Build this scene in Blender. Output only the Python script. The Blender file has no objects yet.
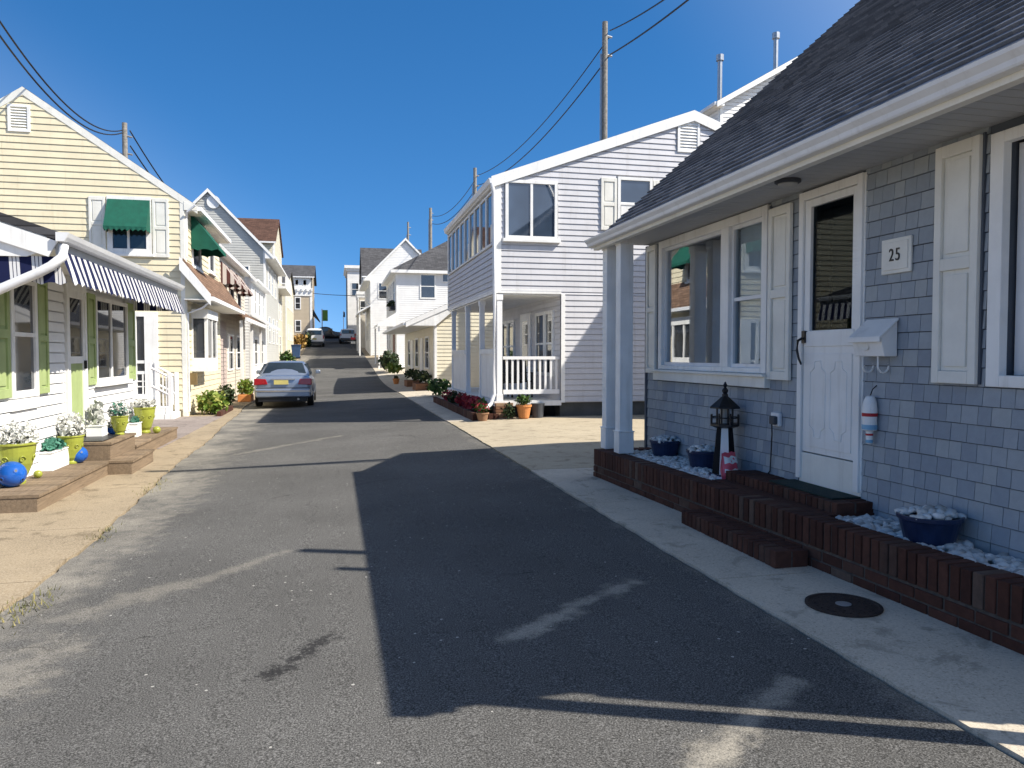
import bpy, bmesh, math, random
from mathutils import Vector, Matrix
rnd = random.Random(7)
S = bpy.context.scene
C = S.collection
# ------------------------------------------------------------------ camera (survey of the photograph)
f = 770.; H = 1.5
yaw = math.atan(177 / f); pit = math.atan(29 / f)
cy, sy = math.cos(yaw), math.sin(yaw); cp, sp = math.cos(pit), math.sin(pit)
F = (sy*cp, cy*cp, -sp); R = (cy, -sy, 0); U = (sy*sp, cy*sp, cp)
def ray(x, y):
    a = (x-512)/f; b = (384-y)/f
    return tuple(F[i]+a*R[i]+b*U[i] for i in range(3))
def G(x, y, z=0.):
    d = ray(x, y); t = (z-H)/d[2]; return (d[0]*t, d[1]*t, z)
def PX(x, y, v):                      # point of the wall plane X = v
    d = ray(x, y); t = v/d[0]; return (v, d[1]*t, H+d[2]*t)
def PY(x, y, u):                      # point of the wall plane Y = u
    d = ray(x, y); t = u/d[1]; return (d[0]*t, u, H+d[2]*t)
def ux(x, v): return PX(x, 355, v)[1]
def vx(x, u): return PY(x, 355, u)[0]
cam = bpy.data.cameras.new('camera'); co = bpy.data.objects.new('camera', cam); C.objects.link(co)
cam.sensor_width = 36; cam.lens = f/1024*36; cam.clip_start = .05; cam.clip_end = 3000
m = Matrix(((R[0], U[0], -F[0]), (R[1], U[1], -F[1]), (R[2], U[2], -F[2]))).to_4x4()
m.translation = (0, 0, H); co.matrix_world = m
S.camera = co
# ------------------------------------------------------------------ light
SUN = Vector((.94, -.465, 1.0)).normalized()
el = math.asin(SUN.z); az = math.atan2(SUN.x, SUN.y)
w = bpy.data.worlds.new('World'); S.world = w; w.use_nodes = True
nt = w.node_tree; bg = nt.nodes['Background']
sky = nt.nodes.new('ShaderNodeTexSky'); sky.sky_type = 'NISHITA'; sky.sun_disc = False
sky.sun_elevation = el; sky.sun_rotation = az; sky.air_density = 1.0; sky.dust_density = .1; sky.ozone_density = 3.0
sky.altitude = 1500
tc_ = nt.nodes.new('ShaderNodeTexCoord'); sx_ = nt.nodes.new('ShaderNodeSeparateXYZ'); mz_ = nt.nodes.new('ShaderNodeMath'); cx_ = nt.nodes.new('ShaderNodeCombineXYZ')
mz_.operation = 'MULTIPLY_ADD'; mz_.inputs[1].default_value = .85; mz_.inputs[2].default_value = .15     # clear sea air: no dusty band on the horizon
nt.links.new(tc_.outputs['Generated'], sx_.inputs[0]); nt.links.new(sx_.outputs[2], mz_.inputs[0])
for i_ in (0, 1): nt.links.new(sx_.outputs[i_], cx_.inputs[i_])
nt.links.new(mz_.outputs[0], cx_.inputs[2]); nt.links.new(cx_.outputs[0], sky.inputs[0])
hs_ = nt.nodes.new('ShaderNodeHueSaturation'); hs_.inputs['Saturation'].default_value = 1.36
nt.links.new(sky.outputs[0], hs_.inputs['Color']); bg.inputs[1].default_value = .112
# a clear sky is deepest blue at right angles to the sun; elsewhere whitened and brightened to fill shade
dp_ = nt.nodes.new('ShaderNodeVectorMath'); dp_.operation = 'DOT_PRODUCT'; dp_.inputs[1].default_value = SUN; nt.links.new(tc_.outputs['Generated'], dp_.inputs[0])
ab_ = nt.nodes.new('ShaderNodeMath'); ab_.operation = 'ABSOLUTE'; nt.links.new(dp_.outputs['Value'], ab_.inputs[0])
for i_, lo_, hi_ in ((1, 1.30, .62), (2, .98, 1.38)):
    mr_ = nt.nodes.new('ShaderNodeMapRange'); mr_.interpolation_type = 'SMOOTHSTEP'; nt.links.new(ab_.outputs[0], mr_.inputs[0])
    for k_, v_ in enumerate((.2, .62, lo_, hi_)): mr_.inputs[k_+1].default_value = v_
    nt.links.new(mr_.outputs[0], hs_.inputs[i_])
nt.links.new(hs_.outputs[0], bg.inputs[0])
sl = bpy.data.lights.new('sun', 'SUN'); sl.energy = 5.0; sl.angle = math.radians(.5); sl.color = (1, .93, .82)
so = bpy.data.objects.new('sun', sl); C.objects.link(so); so.rotation_euler = (-SUN).to_track_quat('-Z', 'Y').to_euler()
S.view_settings.view_transform = 'Standard'; S.view_settings.look = 'None'; S.view_settings.exposure = 0.68; S.view_settings.gamma = 1
S.render.engine = 'CYCLES'; S.render.resolution_x = 1024; S.render.resolution_y = 768
# ------------------------------------------------------------------ materials
class N:
    def __init__(s, name):
        s.m = bpy.data.materials.new(name); s.m.use_nodes = True; s.t = s.m.node_tree
        s.b = s.t.nodes['Principled BSDF']; s.tc = s.t.nodes.new('ShaderNodeTexCoord')
    def n(s, ty, **k):
        q = s.t.nodes.new('ShaderNode'+ty)
        for a, b in k.items(): setattr(q, a, b)
        return q
    def l(s, a, b): s.t.links.new(a, b)
    def math(s, op, a, b=None, c=None):
        q = s.n('Math', operation=op)
        for i, x in enumerate((a, b, c)):
            if x is None: continue
            if isinstance(x, (int, float)): q.inputs[i].default_value = x
            else: s.l(x, q.inputs[i])
        return q.outputs[0]
    def noise(s, scale, detail=3, rough=.6, vec=None, dist=0):
        q = s.n('TexNoise'); q.inputs['Scale'].default_value = scale; q.inputs['Detail'].default_value = detail
        q.inputs['Roughness'].default_value = rough; q.inputs['Distortion'].default_value = dist
        s.l(vec if vec is not None else s.tc.outputs['Object'], q.inputs['Vector']); return q.outputs[0]
    def ramp(s, fac, stops):
        q = s.n('ValToRGB'); e = q.color_ramp.elements
        while len(e) < len(stops): e.new(.5)
        for i, (p, c) in enumerate(stops):
            e[i].position = p; e[i].color = (*c, 1) if len(c) == 3 else c
        s.l(fac, q.inputs[0]); return q.outputs[0]
    def mix(s, fac, a, b, mode='MIX'):
        q = s.n('Mix', data_type='RGBA', blend_type=mode)
        for i, x in ((0, fac), (6, a), (7, b)):
            if isinstance(x, (int, float)): q.inputs[i].default_value = x
            elif isinstance(x, tuple): q.inputs[i].default_value = (*x, 1)
            else: s.l(x, q.inputs[i])
        return q.outputs[2]
    def mr(s, x, a, b, c, d, smooth=True):
        q = s.n('MapRange', interpolation_type='SMOOTHSTEP' if smooth else 'LINEAR'); s.l(x, q.inputs[0])
        for i, y in enumerate((a, b, c, d)): q.inputs[i+1].default_value = y
        return q.outputs[0]
    def col(s, x): s.l(x, s.b.inputs['Base Color'])
    def set(s, rough=.6, metal=0, spec=.5):
        s.b.inputs['Roughness'].default_value = rough; s.b.inputs['Metallic'].default_value = metal
        s.b.inputs['Specular IOR Level'].default_value = spec
    def bump(s, h, strength=.3, dist=.01):
        q = s.n('Bump'); q.inputs['Strength'].default_value = strength; q.inputs['Distance'].default_value = dist
        s.l(h, q.inputs['Height']); s.l(q.outputs[0], s.b.inputs['Normal'])
def sc(c, k): return tuple(min(1, x*k) for x in c)
def paint(name, c, rough=.5, var=.06, scale=3., bump=0., isl=0., metal=0, spec=.4, streak=0.):
    n = N(name); n.set(rough, metal, spec)
    ns = n.noise(scale, 5)
    col = n.mix(n.mr(ns, .3, .7, 0, 1), sc(c, 1-var), sc(c, 1+var))
    if streak:                               # rain streaks and grime
        mp = n.n('Mapping'); mp.inputs['Scale'].default_value = (9, 9, .7); n.l(n.tc.outputs['Object'], mp.inputs[0])
        st = n.noise(1.0, 6, .7, mp.outputs[0])
        col = n.mix(n.math('MULTIPLY', n.mr(st, .5, .75, 0, 1), streak), col, sc((c[0]*.9, c[1]*.86, c[2]*.78), .62))
    if isl:
        g = n.n('NewGeometry'); r = g.outputs['Random Per Island']
        col = n.mix(1., col, n.ramp(r, [(0, (1-isl,)*3), (1, (1+isl if isl < 1 else 2,)*3)]), 'MULTIPLY')
    n.col(col)
    if bump: n.bump(n.noise(scale*14, 4), bump, .006)
    return n.m
def isl_ramp(name, stops, rough=.8, bump=.3, bscale=60, var=.15, spec=.3):
    n = N(name); n.set(rough, 0, spec)
    g = n.n('NewGeometry')
    c = n.ramp(g.outputs['Random Per Island'], stops)
    c = n.mix(1., c, n.ramp(n.noise(bscale*.4, 5), [(.25, (1-var,)*3), (.75, (1,)*3)]), 'MULTIPLY')
    n.col(c)
    if bump: n.bump(n.noise(bscale, 4), bump, .005)
    return n.m
def roofing(name, c, ax):                   # far roofs: rows of tabs on the slope, axis of the eave x or y
    n = N(name); n.set(.9, 0, .2)
    sp_ = n.n('SeparateXYZ'); n.l(n.tc.outputs['Object'], sp_.inputs[0])
    cb = n.n('CombineXYZ'); n.l(sp_.outputs[0 if ax == 'x' else 1], cb.inputs[0]); n.l(sp_.outputs[2], cb.inputs[1])
    br = n.n('TexBrick'); n.l(cb.outputs[0], br.inputs['Vector']); br.inputs['Scale'].default_value = 1
    br.inputs['Brick Width'].default_value = .34; br.inputs['Row Height'].default_value = .09
    br.inputs['Mortar Size'].default_value = .008; br.inputs['Color1'].default_value = (*sc(c, .75), 1)
    br.inputs['Color2'].default_value = (*sc(c, 1.3), 1); br.inputs['Mortar'].default_value = (*sc(c, .4), 1)
    n.col(n.mix(1., br.outputs[0], n.ramp(n.noise(6, 5), [(.2, (.75,)*3), (.8, (1.1,)*3)]), 'MULTIPLY'))
    n.bump(n.noise(150, 2), .4, .004)
    return n.m
def glass_dark(name, c=(.02, .024, .03), spec=1.0, rough=.03):
    n = N(name); n.set(rough, 0, spec); n.b.inputs['IOR'].default_value = 1.6
    n.col(n.mix(n.mr(n.noise(.9, 2), .35, .65, 0, 1), c, sc(c, 1.8)))
    n.bump(n.noise(1.3, 2), .03, .02)
    return n.m
def glass_clear(name, refl=.14, tint=(.75, .8, .82), fk=.55):
    n = N(name); t = n.t; out = t.nodes['Material Output']
    tr = n.n('BsdfTransparent'); tr.inputs[0].default_value = (*tint, 1)
    gl = n.n('BsdfGlossy'); gl.inputs['Roughness'].default_value = .01; gl.inputs[0].default_value = (.95, .97, 1, 1)
    lw = n.n('LayerWeight'); lw.inputs[0].default_value = .25
    fac = n.math('ADD', n.math('MULTIPLY', lw.outputs['Fresnel'], fk), refl)
    bp = n.n('Bump'); bp.inputs['Strength'].default_value = .02; bp.inputs['Distance'].default_value = .02
    n.l(n.noise(1.5, 2), bp.inputs['Height']); n.l(bp.outputs[0], gl.inputs['Normal'])
    mx = n.n('MixShader'); n.l(fac, mx.inputs[0]); n.l(tr.outputs[0], mx.inputs[1]); n.l(gl.outputs[0], mx.inputs[2])
    n.l(mx.outputs[0], out.inputs[0]); return n.m
M = {}
M['white'] = paint('white_paint', (.82, .82, .80), .5, .06, 2, streak=.4)
M['trim'] = paint('white_trim', (.82, .82, .80), .5, .06, 3, streak=.4)
M['whitewall'] = paint('white_wall_paint', (.80, .80, .79), .55, .04, 2, streak=.12, isl=.02)
M['lav'] = paint('pale_vinyl_siding', (.575, .575, .60), .5, .05, 2, streak=.35, isl=.025)
M['yellow'] = paint('cream_vinyl_siding', (.76, .68, .48), .5, .05, 2, streak=.3, isl=.03)
M['cream'] = paint('cream_siding', (.72, .67, .52), .5, .05, 2, streak=.2)
M['beige'] = paint('beige_siding', (.58, .53, .44), .55, .06, 2, streak=.2)
M['pinkb'] = paint('mauve_siding', (.45, .37, .33), .55, .06, 2, streak=.2)
M['greys'] = paint('grey_siding', (.5, .5, .47), .55, .06, 2, streak=.2)
M['tan'] = paint('tan_siding', (.50, .42, .31), .6, .05, 1)
M['dark'] = paint('dark_grey_paint', (.06, .065, .075), .6, .1, 3)
M['navy'] = paint('navy_soffit_paint', (.035, .05, .085), .6, .1, 3)
M['black'] = paint('black_metal', (.012, .012, .014), .4, .2, 8)
M['matte'] = paint('matte_black_paint', (.013, .013, .015), .9, .2, 8, spec=.15)
M['cov'] = paint('old_white_shutter', (.77, .76, .70), .55, .06, 3, streak=.25)
M['lime'] = paint('lime_shutter', (.34, .42, .18), .55, .08, 4, streak=.15)
M['limepot'] = paint('lime_glaze', (.30, .325, .05), .25, .12, 6)
M['blue'] = paint('cobalt_glaze', (.012, .095, .40), .15, .2, 6, spec=.6)
M['bluepot'] = paint('dark_blue_plastic', (.012, .025, .07), .35, .2, 8)
M['green'] = paint('green_canvas', (.004, .085, .055), .85, .12, 6, bump=.3)
M['wood'] = None
M['terra'] = paint('terracotta', (.55, .22, .07), .8, .12, 8)
M['concrete_dark'] = paint('foundation', (.09, .09, .085), .9, .15, 4, bump=.5)
M['pole'] = paint('weathered_pole', (.23, .215, .19), .9, .3, 12, bump=.5, streak=.4)
M['galv'] = paint('galvanised_steel', (.42, .44, .46), .4, .1, 8, metal=.7)
M['cable'] = paint('black_cable', (.015, .015, .017), .6, .1, 3)
M['soffit'] = paint('soffit_vinyl', (.44, .45, .46), .6, .05, 2)
M['gutter'] = paint('gutter_enamel', (.76, .77, .78), .4, .06, 2, streak=.3)
M['rail'] = paint('railing_vinyl', (.82, .82, .82), .4, .03, 3)
M['pane'] = glass_dark('window_glass')
M['paneb'] = glass_dark('window_glass_blue', (.03, .045, .07))
M['clear'] = glass_clear('clear_glass')
M['door_glass'] = glass_clear('tinted_door_glass', .0, (.35, .38, .40), .25); M['mirror_glass'] = glass_clear('bright_window_glass', .34); M['dim_glass'] = glass_clear('dim_window_glass', .0, (.8, .84, .86), .22)
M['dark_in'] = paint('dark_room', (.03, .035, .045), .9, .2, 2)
M['blind'] = paint('window_blind', (.80, .82, .84), .8, .08, 3)
M['curtain'] = paint('sheer_curtain', (.5, .56, .6), .9, .1, 3)
M['shingle'] = isl_ramp('slate_blue_shingle_siding', [(0, (.27, .305, .35)), (.35, (.315, .355, .395)), (.7, (.35, .385, .42)), (1, (.385, .415, .43))], .75, .3, 50, .12)
M['gapdark'] = paint('shingle_backing', (.085, .10, .125), .9, .1, 4)
M['roof_tab'] = isl_ramp('charcoal_roof_tab', [(0, (.085, .10, .13)), (.5, (.125, .145, .185)), (1, (.20, .22, .265))], .8, .5, 120, .3, .35)
M['tab_edge'] = paint('asphalt_edge_row_shadow', (.016, .018, .024), .95, .2, 20, spec=.1)  # dark cut edge, with the shadow between shingle rows painted in
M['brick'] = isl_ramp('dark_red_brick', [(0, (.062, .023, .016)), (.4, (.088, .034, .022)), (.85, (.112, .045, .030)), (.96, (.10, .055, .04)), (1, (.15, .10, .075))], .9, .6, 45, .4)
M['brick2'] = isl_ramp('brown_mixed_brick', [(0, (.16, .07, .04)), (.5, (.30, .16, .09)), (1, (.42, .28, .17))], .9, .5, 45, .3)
M['mortar'] = paint('mortar', (.085, .07, .06), .95, .25, 20, bump=.4)
M['pebble'] = isl_ramp('white_pebble', [(0, (.30, .29, .27)), (.25, (.55, .55, .53)), (.7, (.72, .72, .70)), (1, (.84, .83, .80))], .7, .2, 40, .2)
M['flower'] = isl_ramp('white_petal', [(0, (.55, .55, .5)), (.5, (.78, .78, .74)), (1, (.85, .85, .82))], .7, 0)
M['leaf'] = isl_ramp('green_leaf', [(0, (.018, .05, .010)), (.5, (.05, .11, .018)), (1, (.10, .17, .03))], .55, 0)
M['leafy'] = isl_ramp('yellow_green_leaf', [(0, (.05, .11, .01)), (.5, (.16, .24, .03)), (1, (.36, .36, .09))], .55, 0)
M['leafd'] = isl_ramp('dark_leaf', [(0, (.010, .02, .008)), (.6, (.03, .055, .018)), (1, (.07, .09, .03))], .6, 0)
M['teal'] = isl_ramp('teal_succulent', [(0, (.03, .13, .09)), (1, (.09, .27, .19))], .6, 0)
M['red'] = isl_ramp('red_petal', [(0, (.18, .012, .025)), (.7, (.35, .02, .04)), (1, (.5, .08, .08))], .6, 0)
M['orangef'] = isl_ramp('rust_bush_leaf', [(0, (.15, .10, .03)), (.6, (.34, .19, .05)), (1, (.42, .28, .08))], .7, 0)
M['silverleaf'] = isl_ramp('silver_leaf', [(0, (.4, .42, .38)), (1, (.75, .75, .7))], .7, 0)
M['dry'] = isl_ramp('dry_grass_blade', [(0, (.07, .08, .02)), (.5, (.16, .15, .04)), (1, (.30, .25, .10))], .8, 0)
M['chrome'] = paint('chrome', (.6, .6, .62), .12, .03, 3, metal=1)
M['tyre'] = paint('tyre_rubber', (.012, .012, .012), .8, .1, 8)
M['carblue'] = paint('silver_blue_metallic', (.27, .32, .41), .22, .04, 2, metal=.55, spec=.7)
M['carwhite'] = paint('white_car_paint', (.78, .78, .78), .25, .03, 2)
M['carblack'] = paint('black_car_paint', (.012, .012, .014), .2, .1, 2, spec=.7)
M['tail'] = paint('red_tail_lens', (.30, .008, .012), .12, .1, 20, spec=.7)
M['plate'] = paint('yellow_number_plate', (.60, .52, .18), .4, .08, 12)
M['carglass'] = glass_dark('car_glass', (.012, .018, .022), .6, .03)
M['hoof'] = roofing('grey_roof_shingle_y', (.07, .07, .075), 'y')
M['roof_gx'] = roofing('grey_roof_shingle_x', (.085, .085, .09), 'x')
M['roof_gy'] = M['hoof']
M['roof_by'] = roofing('tan_brown_roof_shingle_y', (.20, .125, .085), 'y')
M['roof_bx'] = roofing('dark_brown_roof_shingle_x', (.10, .055, .04), 'x')
M['rust'] = paint('rusty_iron', (.035, .022, .017), .75, .35, 25, bump=.6)
M['red_paint'] = paint('red_paint', (.45, .02, .03), .5, .1, 6)
M['skyblue'] = paint('light_blue_paint', (.2, .42, .6), .5, .1, 6)
M['pinkbag'] = paint('pink_plastic_bag', (.75, .10, .15), .3, .15, 12, bump=.3)
M['lampglass'] = paint('frosted_lens', (.4, .4, .38), .3, .05, 3)
M['bin'] = paint('blue_plastic_bin', (.03, .07, .16), .5, .1, 4)
M['bronze'] = paint('bronze_mailbox_door', (.2, .14, .06), .5, .1, 4)

def wood_mat(name, base, grain=1.):
    n = N(name); n.set(.8, 0, .25)
    mp = n.n('Mapping'); mp.inputs['Scale'].default_value = (14, .9, 14); n.l(n.tc.outputs['Object'], mp.inputs[0])
    wv = n.noise(2.2, 8, .7, mp.outputs[0], 1.2)
    g = n.n('NewGeometry')
    c = n.ramp(wv, [(.2, sc(base, .45)), (.5, base), (.8, sc(base, 1.45))])
    c = n.mix(1., c, n.ramp(g.outputs['Random Per Island'], [(0, (.75,)*3), (1, (1.15,)*3)]), 'MULTIPLY')
    n.col(c); n.bump(wv, .35, .006); return n.m
M['wood'] = wood_mat('weathered_deck_board', (.215, .158, .104))
def stripes(name):                           # navy canvas, broad white bands each cut by fine navy lines
    n = N(name); n.set(.85, 0, .2)
    sp_ = n.n('SeparateXYZ'); n.l(n.tc.outputs['Object'], sp_.inputs[0])
    x = n.math('ADD', sp_.outputs[0], sp_.outputs[1])
    t = n.math('FRACT', n.math('DIVIDE', x, .21))
    a = n.math('GREATER_THAN', t, .5)
    q = n.math('FRACT', n.math('MULTIPLY', n.math('SUBTRACT', t, .5), 6.0))
    fine = n.math('GREATER_THAN', q, .22)
    mk = n.math('MULTIPLY', a, fine)
    n.col(n.mix(mk, (.008, .012, .05), (.62, .62, .62))); n.bump(n.noise(40, 3), .2, .004); return n.m
M['stripe'] = stripes('navy_white_awning_canvas')
def stripes2(name):
    n = N(name); n.set(.85, 0, .2)
    sp_ = n.n('SeparateXYZ'); n.l(n.tc.outputs['Object'], sp_.inputs[0])
    t = n.math('FRACT', n.math('DIVIDE', n.math('ADD', sp_.outputs[0], sp_.outputs[1]), .26))
    n.col(n.mix(n.math('GREATER_THAN', t, .5), (.10, .04, .035), (.55, .5, .46))); return n.m
M['stripe2'] = stripes2('maroon_beige_awning_canvas')

# road ---------------------------------------------------------------------------------------------
def seg(n, vec, a, b, wd, warp, k=1.):
    a = Vector(a[:2] + (0,)); b = Vector(b[:2] + (0,)); ab = b-a
    s1 = n.n('VectorMath', operation='SUBTRACT'); n.l(vec, s1.inputs[0]); s1.inputs[1].default_value = a
    d1 = n.n('VectorMath', operation='DOT_PRODUCT'); n.l(s1.outputs[0], d1.inputs[0]); d1.inputs[1].default_value = ab
    t = n.n('Math', operation='DIVIDE', use_clamp=True); n.l(d1.outputs['Value'], t.inputs[0]); t.inputs[1].default_value = ab.length_squared
    s2 = n.n('VectorMath', operation='SCALE'); s2.inputs[0].default_value = ab; n.l(t.outputs[0], s2.inputs['Scale'])
    s3 = n.n('VectorMath', operation='SUBTRACT'); n.l(s1.outputs[0], s3.inputs[0]); n.l(s2.outputs[0], s3.inputs[1])
    ln = n.n('VectorMath', operation='LENGTH'); n.l(s3.outputs[0], ln.inputs[0])
    d = n.math('ADD', ln.outputs['Value'], n.math('MULTIPLY', warp, wd*3.2))
    return n.math('MULTIPLY', n.mr(d, -wd*.1, wd*1.05, 1, 0), k)
def gprof(y):
    if y < 36: return 0.
    if y < 46: return .058*(y-36)**2/20
    if y < 98: return .29+.058*(y-46)
    if y < 116: return 3.306+.075*(y-98)
    return max(1.0, 4.656-.05*(y-116))
def cross(x, y=0.):
    if x > 2.45: return .005+min(.085, (x-2.45)*.06)*min(1, max(0, (y-9.6)/4))
    if x > -2.2: return -.03*(2.45-x)
    return -.1395
def gz(x, y): return gprof(y)+cross(x, y)
def lerp_tab(tab, u):
    if u <= tab[0][0]: return tab[0][1]
    for (a, va), (b, vb) in zip(tab, tab[1:]):
        if u <= b: return va+(vb-va)*(u-a)/(b-a)
    return tab[-1][1]
LEFT = [(-20, -1.9), (0, -1.95), (5.3, -2.03), (7, -2.06), (8.5, -2.16), (12.7, -2.3), (19, -2.5), (25, -2.75), (60, -2.8), (100, -2.9), (140, -2.9)]
def edge_l(u): return lerp_tab(LEFT, u)+.03*math.sin(u*.9)+.012*math.sin(u*4.3+1)+.010*math.sin(u*11.1)+.008*math.sin(u*23.)
def edge_r(u): return 2.44+.004*math.sin(u*5.1+2)+.004*math.sin(u*17)
def road_mat():
    n = N('worn_asphalt'); n.set(.95, 0, .1); P = n.tc.outputs['Object']
    sp_ = n.n('SeparateXYZ'); n.l(P, sp_.inputs[0])
    fl = n.n('CombineXYZ'); n.l(sp_.outputs[0], fl.inputs[0]); n.l(sp_.outputs[1], fl.inputs[1])
    fine = n.noise(130, 3, .78); mid = n.noise(38, 4, .7); big = n.noise(.55, 5, .6); warp = n.math('SUBTRACT', n.noise(6, 5, .65), .5)
    vo = n.n('TexVoronoi'); vo.inputs['Scale'].default_value = 95; n.l(P, vo.inputs['Vector'])
    c = n.ramp(fine, [(.34, (.02, .0195, .0185)), (.5, (.097, .095, .09)), (.66, (.25, .245, .234))])
    c = n.mix(n.mr(vo.outputs['Distance'], .12, .3, .55, 0), c, n.ramp(vo.outputs['Color'], [(.2, (.07, .07, .07)), (.7, (.15, .148, .143)), (.95, (.42, .41, .39))]))
    c = n.mix(1., c, n.ramp(big, [(.3, (.78,)*3), (.7, (1.1,)*3)]), 'MULTIPLY')
    # sprinkled white chips of shell
    v2 = n.n('TexVoronoi'); v2.inputs['Scale'].default_value = 9; n.l(P, v2.inputs['Vector'])
    chip = n.math('MULTIPLY', n.math('LESS_THAN', v2.outputs['Distance'], .075), n.math('GREATER_THAN', n.noise(1.3, 2), .53))
    c = n.mix(n.math('MULTIPLY', chip, .8), c, (.5, .48, .44))
    # sand blown in from the left edge
    sand = n.math('ADD', n.mr(n.math('ADD', sp_.outputs[0], n.math('MULTIPLY', warp, 1.3)), -2.25, -1.35, .85, 0), 0.)
    sand = n.math('MULTIPLY', sand, n.mr(n.noise(1.1, 5, .6), .32, .62, .15, 1))
    redge = n.math('MULTIPLY', n.mr(n.math('ADD', sp_.outputs[0], n.math('MULTIPLY', warp, .5)), 2.22, 2.5, 0, .45), n.mr(n.noise(2.0, 4), .45, .65, 0, 1))
    sand = n.math('MAXIMUM', sand, redge)
    for a, b, wd, k in [((518, 628), (575, 603), .12, 1.0), ((570, 604), (632, 580), .10, .9), ((700, 764), (752, 715), .11, .95), ((752, 715), (790, 678), .11, .75),
                        ((62, 600), (172, 572), .20, .36), ((180, 572), (285, 541), .10, .34), ((236, 447), (340, 432), .14, .4), ((-20, 668), (40, 630), .3, .5),
                        ((120, 530), (200, 470), .35, .45), ((290, 395), (420, 388), .3, .2)]:
        sand = n.math('MAXIMUM', sand, seg(n, fl.outputs[0], G(*a), G(*b), wd, warp, k))
    grain = n.mr(fine, .34, .56, .4, 1)
    c = n.mix(n.math('MULTIPLY', sand, grain), c, n.ramp(n.noise(90, 3), [(.3, (.25, .23, .19)), (.7, (.43, .395, .33))]))
    oil = seg(n, fl.outputs[0], G(268, 660), G(330, 622), .07, n.math('MULTIPLY', n.math('SUBTRACT', n.noise(17, 5, .8), .5), 2.4), .85)
    c = n.mix(oil, c, (.02, .02, .021))
    wv = n.n('TexNoise'); wv.inputs['Scale'].default_value = 2.2; wv.inputs['Detail'].default_value = 5; n.l(fl.outputs[0], wv.inputs['Vector'])
    ms = n.n('VectorMath', operation='SCALE'); n.l(wv.outputs['Color'], ms.inputs[0]); ms.inputs['Scale'].default_value = .5
    av = n.n('VectorMath', operation='ADD'); n.l(fl.outputs[0], av.inputs[0]); n.l(ms.outputs[0], av.inputs[1])
    ve = n.n('TexVoronoi', feature='DISTANCE_TO_EDGE'); ve.inputs['Scale'].default_value = .33; n.l(av.outputs[0], ve.inputs['Vector'])
    crack = n.math('MULTIPLY', n.mr(ve.outputs['Distance'], .0012, .0034, 1, 0), n.mr(n.noise(.8, 3), .5, .62, 0, .5))
    c = n.mix(crack, c, (.02, .019, .018))
    v3 = n.n('TexVoronoi'); v3.inputs['Scale'].default_value = 1.7; n.l(P, v3.inputs['Vector'])
    drip = n.math('MULTIPLY', n.mr(n.math('ADD', v3.outputs['Distance'], n.math('MULTIPLY', n.math('SUBTRACT', n.noise(30, 3), .5), .08)), .02, .045, .5, 0), n.math('GREATER_THAN', n.noise(.9, 2), .52))
    c = n.mix(drip, c, (.025, .024, .024))
    n.col(c); n.bump(n.math('ADD', n.math('MULTIPLY', fine, .6), mid), .55, .007); return n.m
M['road'] = road_mat()
def slab_mat(name, a, b, spot, jx=None):
    n = N(name); n.set(.9, 0, .25); P = n.tc.outputs['Object']
    c = n.ramp(n.noise(1.1, 6, .65), [(.3, a), (.7, b)])
    c = n.mix(n.mr(n.noise(70, 4, .8), .4, .6, 0, .7), c, spot)
    c = n.mix(n.mr(n.noise(48, 3, .8), .56, .68, 0, .6), c, sc(a, .5))
    c = n.mix(n.mr(n.noise(3.4, 6, .7, dist=.6), .52, .66, 0, .6), c, sc(a, .6))
    n.col(c); n.bump(n.noise(110, 3, .7), .35, .006); return n.m
M['walk'] = slab_mat('grey_concrete', (.38, .335, .265), (.57, .505, .405), (.64, .57, .46))
M['drive'] = slab_mat('warm_concrete', (.34, .285, .20), (.44, .375, .27), (.48, .42, .31))
M['sandwalk'] = slab_mat('sand_coloured_concrete', (.20, .155, .097), (.32, .25, .16), (.45, .375, .27))
M['dirt'] = slab_mat('sandy_ground', (.22, .17, .11), (.36, .29, .19), (.48, .42, .32))
M['paver'] = slab_mat('mauve_pavers', (.20, .165, .15), (.29, .25, .225), (.33, .28, .25))

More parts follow.
